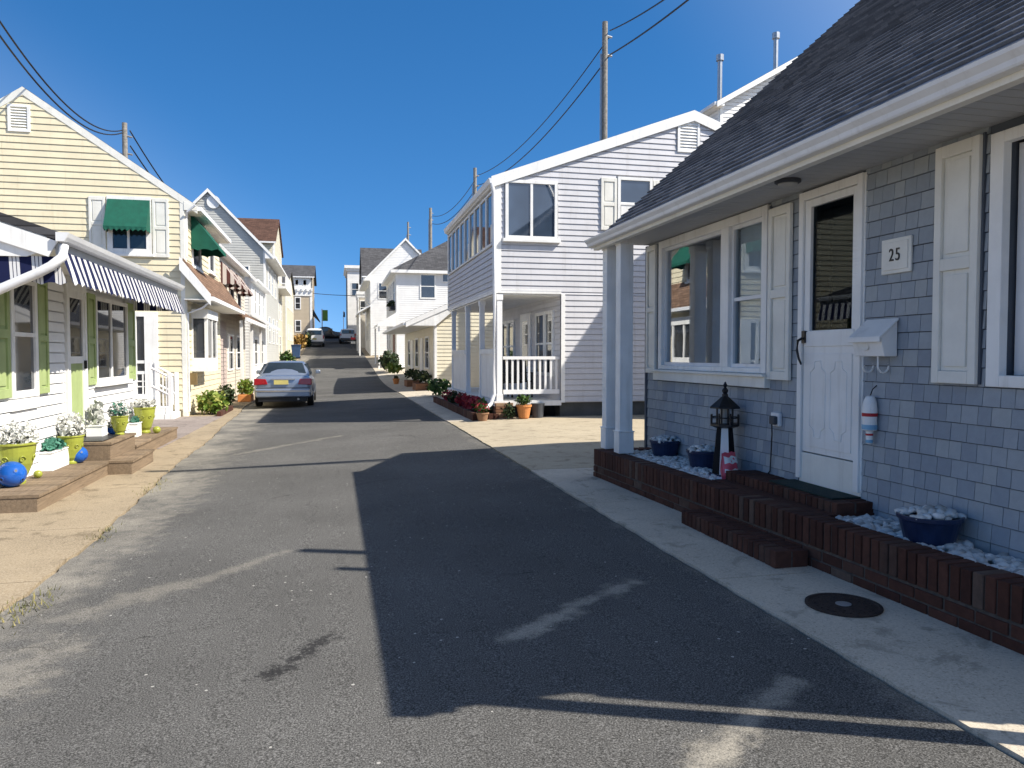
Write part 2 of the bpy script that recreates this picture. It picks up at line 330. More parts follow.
# ------------------------------------------------------------------ mesh helpers
OFF = {}
class Pl:
    def __init__(s, o, sv, nv): s.o, s.s, s.n = o, sv, nv
    def p(s, a, z, d): return (s.o[0]+a*s.s[0]+d*s.n[0], s.o[1]+a*s.s[1]+d*s.n[1], z)
def front(u): return Pl((0, u), (1, 0), (0, -1))          # faces the camera side
def right(v): return Pl((v, 0), (0, 1), (-1, 0))          # right-hand houses, faces the street
def left(v): return Pl((v, 0), (0, 1), (1, 0))            # left-hand houses, faces the street
class MB:
    def __init__(s): s.v = []; s.f = []
    def add(s, vs, fs):
        k = len(s.v); s.v += [tuple(q) for q in vs]; s.f += [tuple(i+k for i in a) for a in fs]; return s
    def box(s, x0, x1, y0, y1, z0, z1):
        return s.h8([(x0, y0, z0), (x1, y0, z0), (x1, y1, z0), (x0, y1, z0), (x0, y0, z1), (x1, y0, z1), (x1, y1, z1), (x0, y1, z1)])
    def h8(s, p): return s.add(p, [(0, 3, 2, 1), (4, 5, 6, 7), (0, 1, 5, 4), (1, 2, 6, 5), (2, 3, 7, 6), (3, 0, 4, 7)])
    def ob(s, pl, a0, a1, z0, z1, d0, d1):
        return s.h8([pl.p(a0, z0, d0), pl.p(a1, z0, d0), pl.p(a1, z0, d1), pl.p(a0, z0, d1), pl.p(a0, z1, d0), pl.p(a1, z1, d0), pl.p(a1, z1, d1), pl.p(a0, z1, d1)])
    def prism(s, poly, off):
        n = len(poly); q = [tuple(a+b for a, b in zip(p, off)) for p in poly]
        return s.add(list(poly)+q, [tuple(range(n)), tuple(range(2*n-1, n-1, -1))]+[(i, (i+1) % n, (i+1) % n+n, i+n) for i in range(n)])
    def tube(s, pts, r, n=6):
        k0 = len(s.v); pts = [Vector(p) for p in pts]; rings = []
        for i, p in enumerate(pts):
            d = (pts[min(i+1, len(pts)-1)]-pts[max(i-1, 0)]).normalized()
            a = d.cross(Vector((0, 0, 1)))
            if a.length < 1e-3: a = Vector((1, 0, 0))
            a.normalize(); b = d.cross(a)
            rr = r[i] if isinstance(r, (list, tuple)) else r
            rings.append([tuple(p+a*rr*math.cos(6.2832*j/n)+b*rr*math.sin(6.2832*j/n)) for j in range(n)])
        vs = [q for g in rings for q in g]; fs = []
        for i in range(len(pts)-1):
            for j in range(n): fs.append((i*n+j, i*n+(j+1) % n, (i+1)*n+(j+1) % n, (i+1)*n+j))
        fs += [tuple(range(n)), tuple(range((len(pts)-1)*n, len(pts)*n))]
        return s.add(vs, fs)
    def lathe(s, c, prof, n=24, ph=0):
        vs = []; fs = []
        for r, z in prof:
            for j in range(n): vs.append((c[0]+r*math.cos(ph+6.2832*j/n), c[1]+r*math.sin(ph+6.2832*j/n), c[2]+z))
        for i in range(len(prof)-1):
            for j in range(n): fs.append((i*n+j, i*n+(j+1) % n, (i+1)*n+(j+1) % n, (i+1)*n+j))
        fs += [tuple(range(n)), tuple(range((len(prof)-1)*n, len(prof)*n))]
        return s.add(vs, fs)
    def blob(s, c, r, seed=0, sub=1, jit=.15):
        bm = bmesh.new(); bmesh.ops.create_icosphere(bm, subdivisions=sub, radius=1); q = random.Random(seed)
        vs = []
        for v in bm.verts:
            k = 1+q.uniform(-jit, jit); vs.append((c[0]+v.co.x*r[0]*k, c[1]+v.co.y*r[1]*k, c[2]+v.co.z*r[2]*k))
        bm.verts.index_update(); fs = [tuple(v.index for v in a.verts) for a in bm.faces]; bm.free()
        return s.add(vs, fs)
    def leaves(s, c, r, n, size, seed=0, up=0., shell=.55, asp=1.6):
        q = random.Random(seed)
        for i in range(n):
            while 1:
                d = Vector((q.uniform(-1, 1), q.uniform(-1, 1), q.uniform(-1, 1)))
                if .05 < d.length < 1: break
            rr = shell+(1-shell)*q.random(); d = d.normalized()*rr*(1+.18*math.sin(d.x*9+seed)*math.cos(d.y*7))
            p = Vector((c[0]+d.x*r[0], c[1]+d.y*r[1], c[2]+d.z*r[2]))
            a = Vector((q.gauss(0, 1), q.gauss(0, 1), q.gauss(0, 1)+up)).normalized(); b = a.orthogonal().normalized()
            b = (Matrix.Rotation(q.uniform(0, 6.28), 3, a) @ b); k = size*q.uniform(.6, 1.35)
            a = a*k*asp*.5; b = b*k*.5; nn = a.cross(b).normalized()*k*.12
            s.add([p-a, p+b+nn, p+a, p-b+nn], [(0, 1, 2, 3)])
        return s
    def build(s, name, mat, parent=None, smooth=False, bevel=0., seg_=2):
        me = bpy.data.meshes.new(name)
        o = bpy.data.objects.new(name, me); C.objects.link(o)
        if parent is not None: off = OFF[parent.name]; o.parent = parent
        else:
            xs, ys, zs = zip(*s.v); off = ((min(xs)+max(xs))/2, (min(ys)+max(ys))/2, min(zs)); o.location = off
        OFF[o.name] = off
        me.from_pydata([(a-off[0], b-off[1], c-off[2]) for a, b, c in s.v], [], s.f)
        bm = bmesh.new(); bm.from_mesh(me); bmesh.ops.recalc_face_normals(bm, faces=bm.faces); bm.to_mesh(me); bm.free()
        me.materials.append(mat)
        if smooth:
            for p in me.polygons: p.use_smooth = True
        if bevel:
            b = o.modifiers.new('bevel', 'BEVEL'); b.width = bevel; b.segments = seg_; b.limit_method = 'ANGLE'; b.angle_limit = .6
        return o
def tag(o, label, cat, group=None):
    o['label'] = label; o['category'] = cat
    if group: o['group'] = group
    return o
def thing(name, label, cat, loc, group=None):
    o = bpy.data.objects.new(name, None); C.objects.link(o); o.location = loc; o.empty_display_size = .2
    OFF[o.name] = tuple(loc); return tag(o, label, cat, group)
def struct(o, kind='structure'): o['kind'] = kind; return o
def kids(o): return [c for c in bpy.data.objects if c.parent == o]
def dup(o, loc, label, rz=0., sc_=1., parent=None):
    ch = kids(o); c = o.copy(); C.objects.link(c)
    if parent is None:
        c.location = loc; c.rotation_euler = (0, 0, rz); c.scale = (o.scale[0]*sc_,)*3; c['label'] = label; OFF[c.name] = tuple(loc)
    else: c.parent = parent
    for k in ch: dup(k, None, None, parent=c)
    return c
def sheet(name, mat, us, xf, z_off, nx, breaks=(), skirt=0., zf=None):     # ground sheet: xf(u) -> (x0, x1); breaks cut joints
    zf = zf or gz; vs = []; fs = []; runs = [[]]
    for u in us:
        if runs[-1] and any(runs[-1][-1] < q <= u for q in breaks):
            q = [k for k in breaks if runs[-1][-1] < k <= u][0]
            runs[-1].append(q-.006); runs.append([q+.006])
            if u-q < .02: continue
        runs[-1].append(u)
    for run in runs:
        k0 = len(vs); w_ = nx+1+(2 if skirt else 0)
        for u in run:
            x0, x1 = xf(u); row = []
            for i in range(nx+1):
                x = x0+(x1-x0)*i/nx; row.append((x, u, zf(x, u)+z_off))
            if skirt: row = [(x0, u, row[0][2]-skirt)]+row+[(x1, u, row[-1][2]-skirt)]
            vs += row
        for j in range(len(run)-1):
            for i in range(w_-1): k = k0+j*w_+i; fs.append((k, k+1, k+w_+1, k+w_))
        if skirt:
            for j in (0, len(run)-1):
                r_ = vs[k0+j*w_+1:k0+(j+1)*w_-1]; q = len(vs)
                vs += [(x, y, z-skirt) for x, y, z in r_]
                for i in range(nx): k = k0+j*w_+1+i; fs.append((k, k+1, q+i+1, q+i))
    me = bpy.data.meshes.new(name); me.from_pydata(vs, [], fs); me.materials.append(mat)
    if not skirt:
        for p in me.polygons: p.use_smooth = True
    o = bpy.data.objects.new(name, me); C.objects.link(o); o['kind'] = 'structure'; OFF[o.name] = (0, 0, 0); return o
def fr(a, b, st):
    n = max(1, int(round((b-a)/st))); return [a+(b-a)*i/n for i in range(n+1)]
def clap(b, pl, poly, expo=.13, holes=(), d0=.014, d1=.030, gap=.065):     # lapped boards over a convex outline (s, z)
    zs = [p[1] for p in poly]; z = min(zs); zt = max(zs)
    def span(zz):
        xs = []
        for (a, za), (c, zc) in zip(poly, poly[1:]+poly[:1]):
            if min(za, zc)-1e-9 <= zz <= max(za, zc)+1e-9:
                if abs(zc-za) < 1e-9: xs += [a, c]
                else: xs.append(a+(c-a)*(zz-za)/(zc-za))
        return (min(xs), max(xs)) if xs else None
    while z < zt-.01:
        z2 = min(z+expo, zt); s1, s2 = span(z+1e-6), span(z2-1e-6); zm = (z+z2)/2
        if s1 and s2:
            segs = [(0., 1.)]; w0 = s1[0]; ww = s1[1]-s1[0]
            cuts = [(h[0], h[1]) for h in holes if h[2] < zm < h[3]]
            iv = [(s1[0], s1[1], s2[0], s2[1])]
            for c0, c1 in cuts:
                nv = []
                for a0, a1, b0, b1 in iv:
                    if c1 <= a0 or c0 >= a1: nv.append((a0, a1, b0, b1)); continue
                    if c0 > a0: nv.append((a0, c0, b0, c0))
                    if c1 < a1: nv.append((c1, a1, c1, b1))
                iv = nv
            iv2 = []
            for a0, a1, b0, b1 in iv:
                j = a0+1.2+(math.sin(z*37.7)*.5+.5)*2.4
                while j < min(a1, b1)-.4 and j > max(a0, b0): iv2.append((a0, j-.002, b0, j-.002)); a0 = b0 = j; j += 3.66
                iv2.append((a0, a1, b0, b1))
            for a0, a1, b0, b1 in iv2:
                if a1-a0 < 1e-3: continue
                zl = z+expo*gap
                b.add([pl.p(a0, zl, d1), pl.p(a1, zl, d1), pl.p(b1, z2, d0), pl.p(b0, z2, d0), pl.p(a0, zl, d1-.006), pl.p(a1, zl, d1-.006)], [(0, 1, 2, 3), (4, 5, 1, 0)])
        z = z2
    return b
def walled(b, pl, s0, s1, z0, z1, holes, d0, d1):               # solid wall cut by rectangular openings
    ss = sorted({s0, s1, *[x for h in holes for x in h[:2]]}); zz = sorted({z0, z1, *[x for h in holes for x in h[2:]]})
    for a, c in zip(ss, ss[1:]):
        for e, g in zip(zz, zz[1:]):
            if any(h[0] <= (a+c)/2 <= h[1] and h[2] <= (e+g)/2 <= h[3] for h in holes): continue
            b.ob(pl, a, c, e, g, d0, d1)
    return b
def window(parent, pl, s0, s1, z0, z1, fm='trim', gm='pane', fw=.07, mid=True, mull=(), d=.06, sill=False, rail=None, name='window'):
    b = MB(); b.ob(pl, s0, s0+fw, z0, z1, 0, d); b.ob(pl, s1-fw, s1, z0, z1, 0, d)
    b.ob(pl, s0+fw, s1-fw, z1-fw, z1, 0, d); b.ob(pl, s0+fw, s1-fw, z0, z0+fw, 0, d)
    if mid:
        zm = rail if rail else (z0+z1)/2; b.ob(pl, s0+fw, s1-fw, zm-.025, zm+.025, 0, d-.012)
    for q in mull: b.ob(pl, q-.03, q+.03, z0+fw, z1-fw, 0, d-.008)
    o = b.build(name, M[fm], parent, bevel=.004)
    MB().ob(pl, s0+fw, s1-fw, z0+fw, z1-fw, 0, d-.03).build('pane', M[gm], o)
    if sill: MB().ob(pl, s0-.06, s1+.06, z0-.07, z0-.002, 0, d+.05).build('sill', M[fm], o, bevel=.006)
    return o
def shutter(parent, pl, s0, s1, z0, z1, m_='cov', louv=False, split=.5):
    b = MB(); d0, d1 = .022, .045; fw = (s1-s0)*.16
    b.ob(pl, s0, s0+fw, z0, z1, d0, d1+.012); b.ob(pl, s1-fw, s1, z0, z1, d0, d1+.012)
    zm = z0+(z1-z0)*split
    for a, c in ((z0, z0+fw*1.4), (zm-fw*.7, zm+fw*.7), (z1-fw*1.4, z1)): b.ob(pl, s0+fw, s1-fw, a, c, d0, d1+.012)
    b.ob(pl, s0+fw, s1-fw, z0+fw*1.4, z1-fw*1.4, d0, d1-.012)
    for a, c in ((z0+fw*1.4, zm-fw*.7), (zm+fw*.7, z1-fw*1.4)):
        b.ob(pl, s0+fw*1.5, s1-fw*1.5, a+fw*.5, c-fw*.5, d0, d1)
    return b.build('shutter', M[m_], parent, bevel=.005)
def vent(parent, pl, s0, s1, z0, z1, name='gable_vent'):
    b = MB(); w_ = .06; b.ob(pl, s0, s0+w_, z0, z1, 0, .05); b.ob(pl, s1-w_, s1, z0, z1, 0, .05); b.ob(pl, s0+w_, s1-w_, z0, z0+w_, 0, .05); b.ob(pl, s0+w_, s1-w_, z1-w_, z1, 0, .05)
    k = int((z1-z0-2*w_)/.065)
    for i in range(k):
        z = z0+w_+i*(z1-z0-2*w_)/k
        b.add([pl.p(s0+w_, z, .045), pl.p(s1-w_, z, .045), pl.p(s1-w_, z+.05, .015), pl.p(s0+w_, z+.05, .015)], [(0, 1, 2, 3)])
    b.ob(pl, s0+w_, s1-w_, z0+w_, z1-w_, 0, .012)
    return b.build(name, M['trim'], parent)
def gable_roof(parent, axis, r, e0, e1, a0, a1, zr, ze, th, mat, name='roof'):
    """ridge along axis y (eaves at X=e0, e1, ridge X=r) or x; a0, a1 the ends along the ridge"""
    b = MB()
    def P(e, a, z): return (e, a, z) if axis == 'y' else (a, e, z)
    for e in (e0, e1):
        zz = ze if not isinstance(ze, tuple) else ze[0 if e == e0 else 1]
        b.h8([P(e, a0, zz-th), P(r, a0, zr-th), P(r, a1, zr-th), P(e, a1, zz-th), P(e, a0, zz), P(r, a0, zr), P(r, a1, zr), P(e, a1, zz)])
    return b.build(name, mat, parent)
def rake_board(b, u, pts, wd, th):                # fascia boards along a gable outline on plane Y=u (proud towards the camera)
    for (x0, z0), (x1, z1) in zip(pts, pts[1:]):
        b.h8([(x0, u-th, z0-wd), (x1, u-th, z1-wd), (x1, u, z1-wd), (x0, u, z0-wd), (x0, u-th, z0), (x1, u-th, z1), (x1, u, z1), (x0, u, z0)])
    return b

# ================================================================== SETTING
def ground():
    xs = [-400, -120, -50, -20, -9, -5, -3.2, -2.2, 0, 2.45, 3.2, 3.9, 6, 12, 25, 60, 150, 400]
    us = [-80, -20] + fr(-8, 150, 1.) + [200, 300, 600, 1200]
    vs = [(x, u, gz(x, u)-.03-(.02 if abs(x) < 400 else 0)) for u in us for x in xs]; nx = len(xs)
    fs = [(j*nx+i, j*nx+i+1, (j+1)*nx+i+1, (j+1)*nx+i) for j in range(len(us)-1) for i in range(nx-1)]
    me = bpy.data.meshes.new('ground'); me.from_pydata(vs, [], fs); me.materials.append(M['dirt'])
    o = bpy.data.objects.new('ground', me); C.objects.link(o); o['kind'] = 'structure'
ground()
US = fr(-8, 30, .12)+fr(30.3, 140, .6)
sheet('road', M['road'], US, lambda u: (edge_l(u), edge_r(u)), .0, 14)
def wall_x(u): return 3.30-.0373*(u-3.1)              # street face of the low brick wall
sheet('sidewalk', M['walk'], fr(-8, 9.6, .1), lambda u: (edge_r(u)+.015, 3.45), .012, 4, breaks=(1.2, 4.62, 7.3), skirt=.08)
sheet('driveway', M['drive'], fr(9.62, 16.9, .1), lambda u: (edge_r(u)+.015, 13.5), .012, 10, breaks=(12.9,), skirt=.08)
sheet('sidewalk', M['walk'], fr(16.92, 60, .4), lambda u: (edge_r(u)+.015, 4.6), .012, 3, breaks=(20.5, 24.5, 29, 34, 40, 46, 53), skirt=.08)
sheet('sidewalk', M['sandwalk'], fr(-8, 20.5, .12), lambda u: (-5.2, edge_l(u)-.02), .012, 6, breaks=(6.1, 7.9, 10.2, 13.1, 16.2), skirt=.05)
sheet('paver_patch', M['paver'], fr(14.3, 21.6, .3), lambda u: (-5.2, -2.98+.01*(u-14)), .02, 4, skirt=.03)
sheet('sidewalk', M['sandwalk'], fr(20.52, 70, .5), lambda u: (-4.4, edge_l(u)-.02), .012, 4, breaks=(26, 32, 38, 45, 52), skirt=.05)
# grass tufts along the broken left edge
gb = MB(); q = random.Random(3)
for (px, py, n_, rr) in [(30, 603, 60, .13), (18, 610, 50, .12), (8, 618, 45, .12), (100, 538, 34, .09), (108, 530, 30, .08), (150, 488, 46, .14), (142, 492, 30, .12), (157, 483, 30, .12)]:
    c0 = G(px, py, -.12)
    for i in range(n_):
        x = c0[0]+q.gauss(0, rr*.6); y = c0[1]+q.gauss(0, rr*1.3); z = gz(x, y)+.005; h = q.uniform(.015, .055); a = q.uniform(0, 6.28); l = q.uniform(.01, .05)
        gb.add([(x-.004*math.sin(a), y+.004*math.cos(a), z), (x+.004*math.sin(a), y-.004*math.cos(a), z), (x+l*math.cos(a), y+l*math.sin(a), z+h)], [(0, 1, 2)])
o = gb.build('weeds', M['dry']); o['kind'] = 'stuff'

# ================================================================== GREY SHINGLED HOUSE
GV = 3.85; gp = right(GV)
gh = thing('shingled_cottage', 'slate blue shingled cottage with steep charcoal roof and cream shutters, number 25', 'house', (6, 2.5, 0))
gh.location = (GV, 6, 0); OFF[gh.name] = (GV, 6, 0)
U0, U1 = 1.92, 9.07
hw1 = (6.36, 8.66, 1.33, 2.82); hdo = (5.075, 5.755, .47, 2.78); hw3 = (1.99, 3.80, 1.36, 2.76)
b = walled(MB(), gp, U0, U1, -.1, 2.9, [hw1, hdo, hw3], -.16, 0)
b.box(GV+.16, 11, U1-.16, U1, -.1, 2.9); b.box(GV+.16, 11, U0, U0+.16, -.1, 2.9); b.box(10.84, 11, U0+.16, U1-.16, -.1, 6.3)
def zroof(v): return 2.92+.89*(v-3.16)
RV = 7.1; RZ = zroof(RV)
for a in (U0, U1-.16):
    b.prism([(GV, a, 2.9), (RV, a, 2.9), (RV, a, RZ-.16), (GV, a, zroof(GV)-.16)], (0, .16, 0)); b.box(RV, 10.84, a, a+.16, 2.9, 6.3)
b.build('wall', M['gapdark'], gh)
MB().box(RV-.02, 11.25, U0-.05, U1+.05, 6.3, 6.44).build('rear_roof', M['roof_gy'], gh)
# siding of single shingles
q = random.Random(11); b = MB()
hol = [(hw1[0]-.08, hw1[1]+.08, hw1[2]-.16, 3), (hdo[0]-.06, hdo[1]+.06, .3, 3), (hw3[0]-.1, hw3[1]+.1, hw3[2]-.1, 3)]
z = .02
while z < 2.88:
    h = .117; s = U0-q.uniform(0, .1)
    while s < U1:
        wd = q.choice((.10, .11, .12, .13, .14)); a0, a1 = max(s, U0), min(s+wd, U1); s += wd; zm = z+h*.5
        for h0, h1, h2, h3 in hol:
            if h2 < zm < h3:
                if a0 < h0 < a1: a1 = h0
                elif a0 < h1 < a1: a0 = h1
                elif a0 >= h0 and a1 <= h1: a1 = a0
        if a1-a0 < .015: continue
        e = q.uniform(-.001, .002); g_ = .002; zb = z+q.uniform(-.001, .001); zt = min(z+h-.006, 2.88); t = q.uniform(0, .0015)
        b.h8([gp.p(a0+g_, zb, .0), gp.p(a1-g_, zb, .0), gp.p(a1-g_, zb, .017+e), gp.p(a0+g_, zb, .017+e), gp.p(a0+g_, zt, 0), gp.p(a1-g_, zt, 0), gp.p(a1-g_, zt, .009+t), gp.p(a0+g_, zt, .009+t)])
    z += h
b.build('shingle_siding', M['shingle'], gh)
MB().box(GV-.03, GV, U1-.002, U1+.05, 0, 2.86).build('corner_trim', M['gapdark'], gh)
# roof of single tabs
q = random.Random(5); sl_ = math.hypot(1, .89); cr, sr = 1/sl_, .89/sl_; L = (RV-3.16)*sl_
MB().prism([(3.16, 1.95, 2.905), (RV, 1.95, RZ-.015), (RV, 1.95, RZ-.14), (3.3, 1.95, 2.90)], (0, 7.15, 0)).build('roof_deck', M['gapdark'], gh)
b = MB(); t = 0.
while t < L:
    s = 1.93-q.uniform(0, .3); e1 = min(t+.112, L+.02)
    while s < 9.12:
        wd = q.uniform(.12, .26); a0, a1 = max(s, 1.93), min(s+wd, 9.12); s += wd
        if a1-a0 < .01: continue
        th = .017+q.uniform(0, .002); tb = t+.018-q.uniform(0, .003)
        def rp(a, tt, d): return (3.16+tt*cr-d*sr, a, 2.92+tt*sr+d*cr)
        b.h8([rp(a0, tb, -.01), rp(a1, tb, -.01), rp(a1, tb, th), rp(a0, tb, th), rp(a0, e1, -.01), rp(a1, e1, -.01), rp(a1, e1, .001), rp(a0, e1, .001)])
    t += .112
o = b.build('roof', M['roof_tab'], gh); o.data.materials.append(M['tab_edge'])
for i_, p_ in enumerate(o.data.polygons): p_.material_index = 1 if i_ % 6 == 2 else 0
b = MB()
u = 1.95
while u < 9.08:
    b.box(3.15, GV-.002, u+.002, min(u+.097, 9.08)-.002, 2.87, 2.885); u += .1
b.build('soffit', M['soffit'], gh)
b = MB(); b.box(3.125, 3.15, 1.95, 9.10, 2.79, 2.91); b.box(3.15, 3.19, 1.95, 9.10, 2.79, 2.812); b.build('fascia', M['cov'], gh)
prof = [(3.123, 2.825), (3.06, 2.825), (3.052, 2.835), (3.045, 2.86), (3.018, 2.89), (3.012, 2.91), (3.02, 2.912), (3.03, 2.895), (3.06, 2.86), (3.123, 2.84)]
gu = MB().prism([(x, 1.93, zz) for x, zz in prof], (0, 7.19, 0)).build('gutter', M['gutter'], gh)
for e in (1.93, 9.11): MB().prism([(x, e, zz) for x, zz in [(3.123, 2.82), (3.06, 2.82), (3.045, 2.86), (3.016, 2.89), (3.01, 2.914), (3.123, 2.914)]], (0, .012, 0)).build('end_cap', M['gutter'], gu)
b = MB(); b.h8([(3.10, 9.10, 2.80), (RV, 9.10, RZ-.17), (RV, 9.125, RZ-.17), (3.10, 9.125, 2.80), (3.14, 9.10, 2.905), (RV, 9.10, RZ-.012), (RV, 9.125, RZ-.012), (3.14, 9.125, 2.905)]); b.build('rake_board', M['trim'], gh)
# porch posts in pairs
def post(u0, u1, v0=3.22, v1=3.38, base=True):
    b = MB(); b.box(v0, v1, u0, u1, .352, 2.868)
    if base:
        b.box(v0-.012, v1+.012, u0-.012, u1+.012, .352, .60); b.box(v0-.02, v1+.02, u0-.02, u1+.02, .60, .615); b.box(v0-.012, v1+.012, u0-.012, u1+.012, 2.78, 2.866)
    b.build('post', M['trim'], gh, bevel=.006)
post(8.42, 8.57); post(8.88, 9.03); post(2.06, 2.15, 3.14, 3.23, False)
# big window
pm = M['trim']
b = MB()
s0, s1, z0, z1 = hw1
for a0, a1, c0, c1 in ((s0-.05, s0+.045, z0, z1+.04), (s1-.045, s1+.05, z0, z1+.04), (s0+.045, s1-.045, z1-.05, z1+.04), (s0+.045, s1-.045, z0, z0+.05), (7.01, 7.17, z0+.05, z1-.05)):
    b.ob(gp, a0, a1, c0, c1, -.08, .035)
wf = b.build('picture_window', pm, gh, bevel=.006)
b = MB(); b.ob(gp, s0-.10, s1+.10, z0-.13, z0-.002, 0, .075); b.ob(gp, s0-.12, s1+.12, z0-.03, z0-.004, .076, .11); b.build('sill', M['cov'], wf, bevel=.006)
b = MB()
for a0, a1 in ((s0+.045, 7.01), (7.17, s1-.045)):
    b.ob(gp, a0, a0+.035, z0+.05, z1-.05, -.05, -.005); b.ob(gp, a1-.035, a1, z0+.05, z1-.05, -.05, -.005); b.ob(gp, a0+.035, a1-.035, z0+.05, z0+.085, -.05, -.005); b.ob(gp, a0+.035, a1-.035, z1-.085, z1-.05, -.05, -.005)
b.ob(gp, s0+.08, 6.975, 2.03, 2.065, -.05, -.012)
b.build('sash', M['gutter'], wf)
for a0, a1, gm_ in ((s0+.08, 6.975, 'dim_glass'), (7.205, s1-.08, 'mirror_glass')): MB().ob(gp, a0, a1, z0+.085, z1-.085, -.036, -.03).build('pane', M[gm_], wf)
b = MB(); x = s0+.05
while x < 7.0: b.add([gp.p(x, z0+.06, -.12), gp.p(x+.075, z0+.06, -.085), gp.p(x+.075, z1-.06, -.085), gp.p(x, z1-.06, -.12)], [(0, 1, 2, 3)]); x += .083
b.build('vertical_blind', M['blind'], wf)
b = MB(); pts = []
for i in range(60): pts.append((7.2+i*(s1-.05-7.2)/59, -.17-.025*math.sin(i*1.7)))
for (a0, d0), (a1, d1) in zip(pts, pts[1:]):
    if a0 > 8.0: b.add([gp.p(a0, z0+.06, d0), gp.p(a1, z0+.06, d1), gp.p(a1, z1-.06, d1), gp.p(a0, z1-.06, d0)], [(0, 1, 2, 3)])
b.build('curtain', M['curtain'], wf, smooth=True)
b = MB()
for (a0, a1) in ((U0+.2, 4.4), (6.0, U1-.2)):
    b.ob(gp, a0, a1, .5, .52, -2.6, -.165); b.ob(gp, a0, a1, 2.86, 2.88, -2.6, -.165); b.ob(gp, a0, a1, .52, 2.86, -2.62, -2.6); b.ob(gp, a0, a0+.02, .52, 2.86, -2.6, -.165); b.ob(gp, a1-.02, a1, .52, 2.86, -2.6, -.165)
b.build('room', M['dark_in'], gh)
# small fir ornament standing inside on the sill
b = MB(); c0 = gp.p(6.55, 1.40, -.12)
for i in range(5): b.lathe((c0[0], c0[1], c0[2]+.05+i*.05), [(.075-i*.013, 0), (.03-i*.005, .055)], 9)
b.lathe(c0, [(.03, 0), (.04, .06)], 9); o = b.build('table_tree', M['leafd']); tag(o, 'tiny dark fir ornament standing inside the big window of the shingled cottage', 'ornament')
# door
s0, s1, z0, z1 = hdo
b = MB()
b.ob(gp, s1, s1+.06, z0-.005, z1+.07, -.1, .04); b.ob(gp, s0-.06, s0, z0-.005, z1+.07, -.1, .04); b.ob(gp, s0, s1, z1, z1+.07, -.1, .04)
b.ob(gp, s1+.06, s1+.085, z0-.005, z1+.07, 0, .022); b.ob(gp, s0-.075, s0-.06, z0-.005, z1+.07, 0, .022)
b.build('door_frame', M['white'], gh, bevel=.005)
MB().ob(gp, s0-.07, s1+.03, z0-.04, z0+.215, -.05, .022).build('kick_board', M['cov'], gh, bevel=.004)
zl0, zl1, zg = z0+.225, z1-.004, 1.70
b = MB(); a0, a1 = s0+.006, s1-.006
b.ob(gp, a0, a0+.06, zg, zl1, -.03, .02); b.ob(gp, a1-.075, a1, zg, zl1, -.03, .02); b.ob(gp, a0+.06, a1-.075, zl1-.06, zl1, -.03, .02)
b.ob(gp, a0, a1, zl0, zg, -.03, .02); b.ob(gp, a0+.02, a1-.02, zg-.13, zg-.006, .0201, .03)
b.ob(gp, a0+.04, a1-.04, zl0+.05, zg-.19, .0201, .027)
for k in (0, 1):                       # two raised octagonal mouldings
    ca = a0+.06+.135+k*.265; w2 = .10; zb, zt = zl0+.13, zg-.25
    out = [(-w2, zb+.09), (-w2+.05, zb+.06), (-w2+.06, zb), (w2-.06, zb), (w2-.05, zb+.06), (w2, zb+.09), (w2, zt-.09), (w2-.05, zt-.06), (w2-.06, zt), (-w2+.06, zt), (-w2+.05, zt-.06), (-w2, zt-.09)]
    out = [(ca+x, zz) for x, zz in out]
    for (xa, za), (xb, zb2) in zip(out, out[1:]+out[:1]): b.tube([gp.p(xa, za, .028), gp.p(xb, zb2, .028)], .0055, 6)
dr = b.build('storm_door', M['white'], gh, bevel=.003)
MB().ob(gp, a0+.075, a1-.075, zg, zl1-.06, -.012, -.006).build('pane', M['door_glass'], dr)
MB().ob(gp, s0+.01, s1-.01, z0, z1, -.155, -.12).build('inner_door', M['dark_in'], gh)
b = MB(); b.ob(gp, s0+.08, s0+.26, 1.72, 2.66, -.119, -.105); b.ob(gp, s0+.5, s0+.53, 1.72, 2.7, -.119, -.09); b.build('door_blind', M['dark'], gh)
b = MB(); hx = a1-.025; b.ob(gp, hx-.022, hx+.022, 1.60, 1.70, .02, .045); b.tube([gp.p(hx, 1.64, .05), gp.p(hx+.01, 1.62, .085), gp.p(hx+.015, 1.54, .09), gp.p(hx-.005, 1.47, .085), gp.p(hx-.02, 1.42, .07)], [.011, .012, .011, .010, .008], 8)
b.build('handle', M['black'], dr)
# shutters, right window
shutter(gh, gp, 5.92, 6.26, 1.28, 2.80); shutter(gh, gp, 8.76, 9.04, 1.28, 2.84); shutter(gh, gp, 3.94, 4.29, 1.32, 2.83)
for a0, a1 in ((4.29, 4.31), (3.925, 3.94), (6.26, 6.28)): MB().ob(gp, a0, a1, 1.32, 2.84, .0, .03).build('shutter_edge', M['gapdark'], gh)
s0, s1, z0, z1 = hw3
b = MB()
for a0, a1, c0, c1 in ((s1-.02, s1+.075, z0-.05, z1+.05), (s0-.075, s0+.02, z0-.05, z1+.05), (s0+.02, s1-.02, z1-.02, z1+.05), (s0+.02, s1-.02, z0-.05, z0+.02)): b.ob(gp, a0, a1, c0, c1, -.02, .04)
wf = b.build('double_window', pm, gh, bevel=.006)
b = MB()
for a0, a1, c0, c1 in ((s1-.09, s1-.021, z0+.02, z1-.02), (s0+.021, s0+.09, z0+.02, z1-.02), (s0+.09, s1-.09, z1-.09, z1-.021), (s0+.09, s1-.09, z0+.021, z0+.09), (2.86, 2.94, z0+.09, z1-.09), (s0+.09, s1-.09, 2.03, 2.07)): b.ob(gp, a0, a1, c0, c1, -.13, -.07)
b.build('sash', M['gutter'], wf)
for a0, a1 in ((s0+.09, 2.86), (2.94, s1-.09)): MB().ob(gp, a0, a1, z0+.09, z1-.09, -.11, -.1).build('pane', M['clear'], wf)
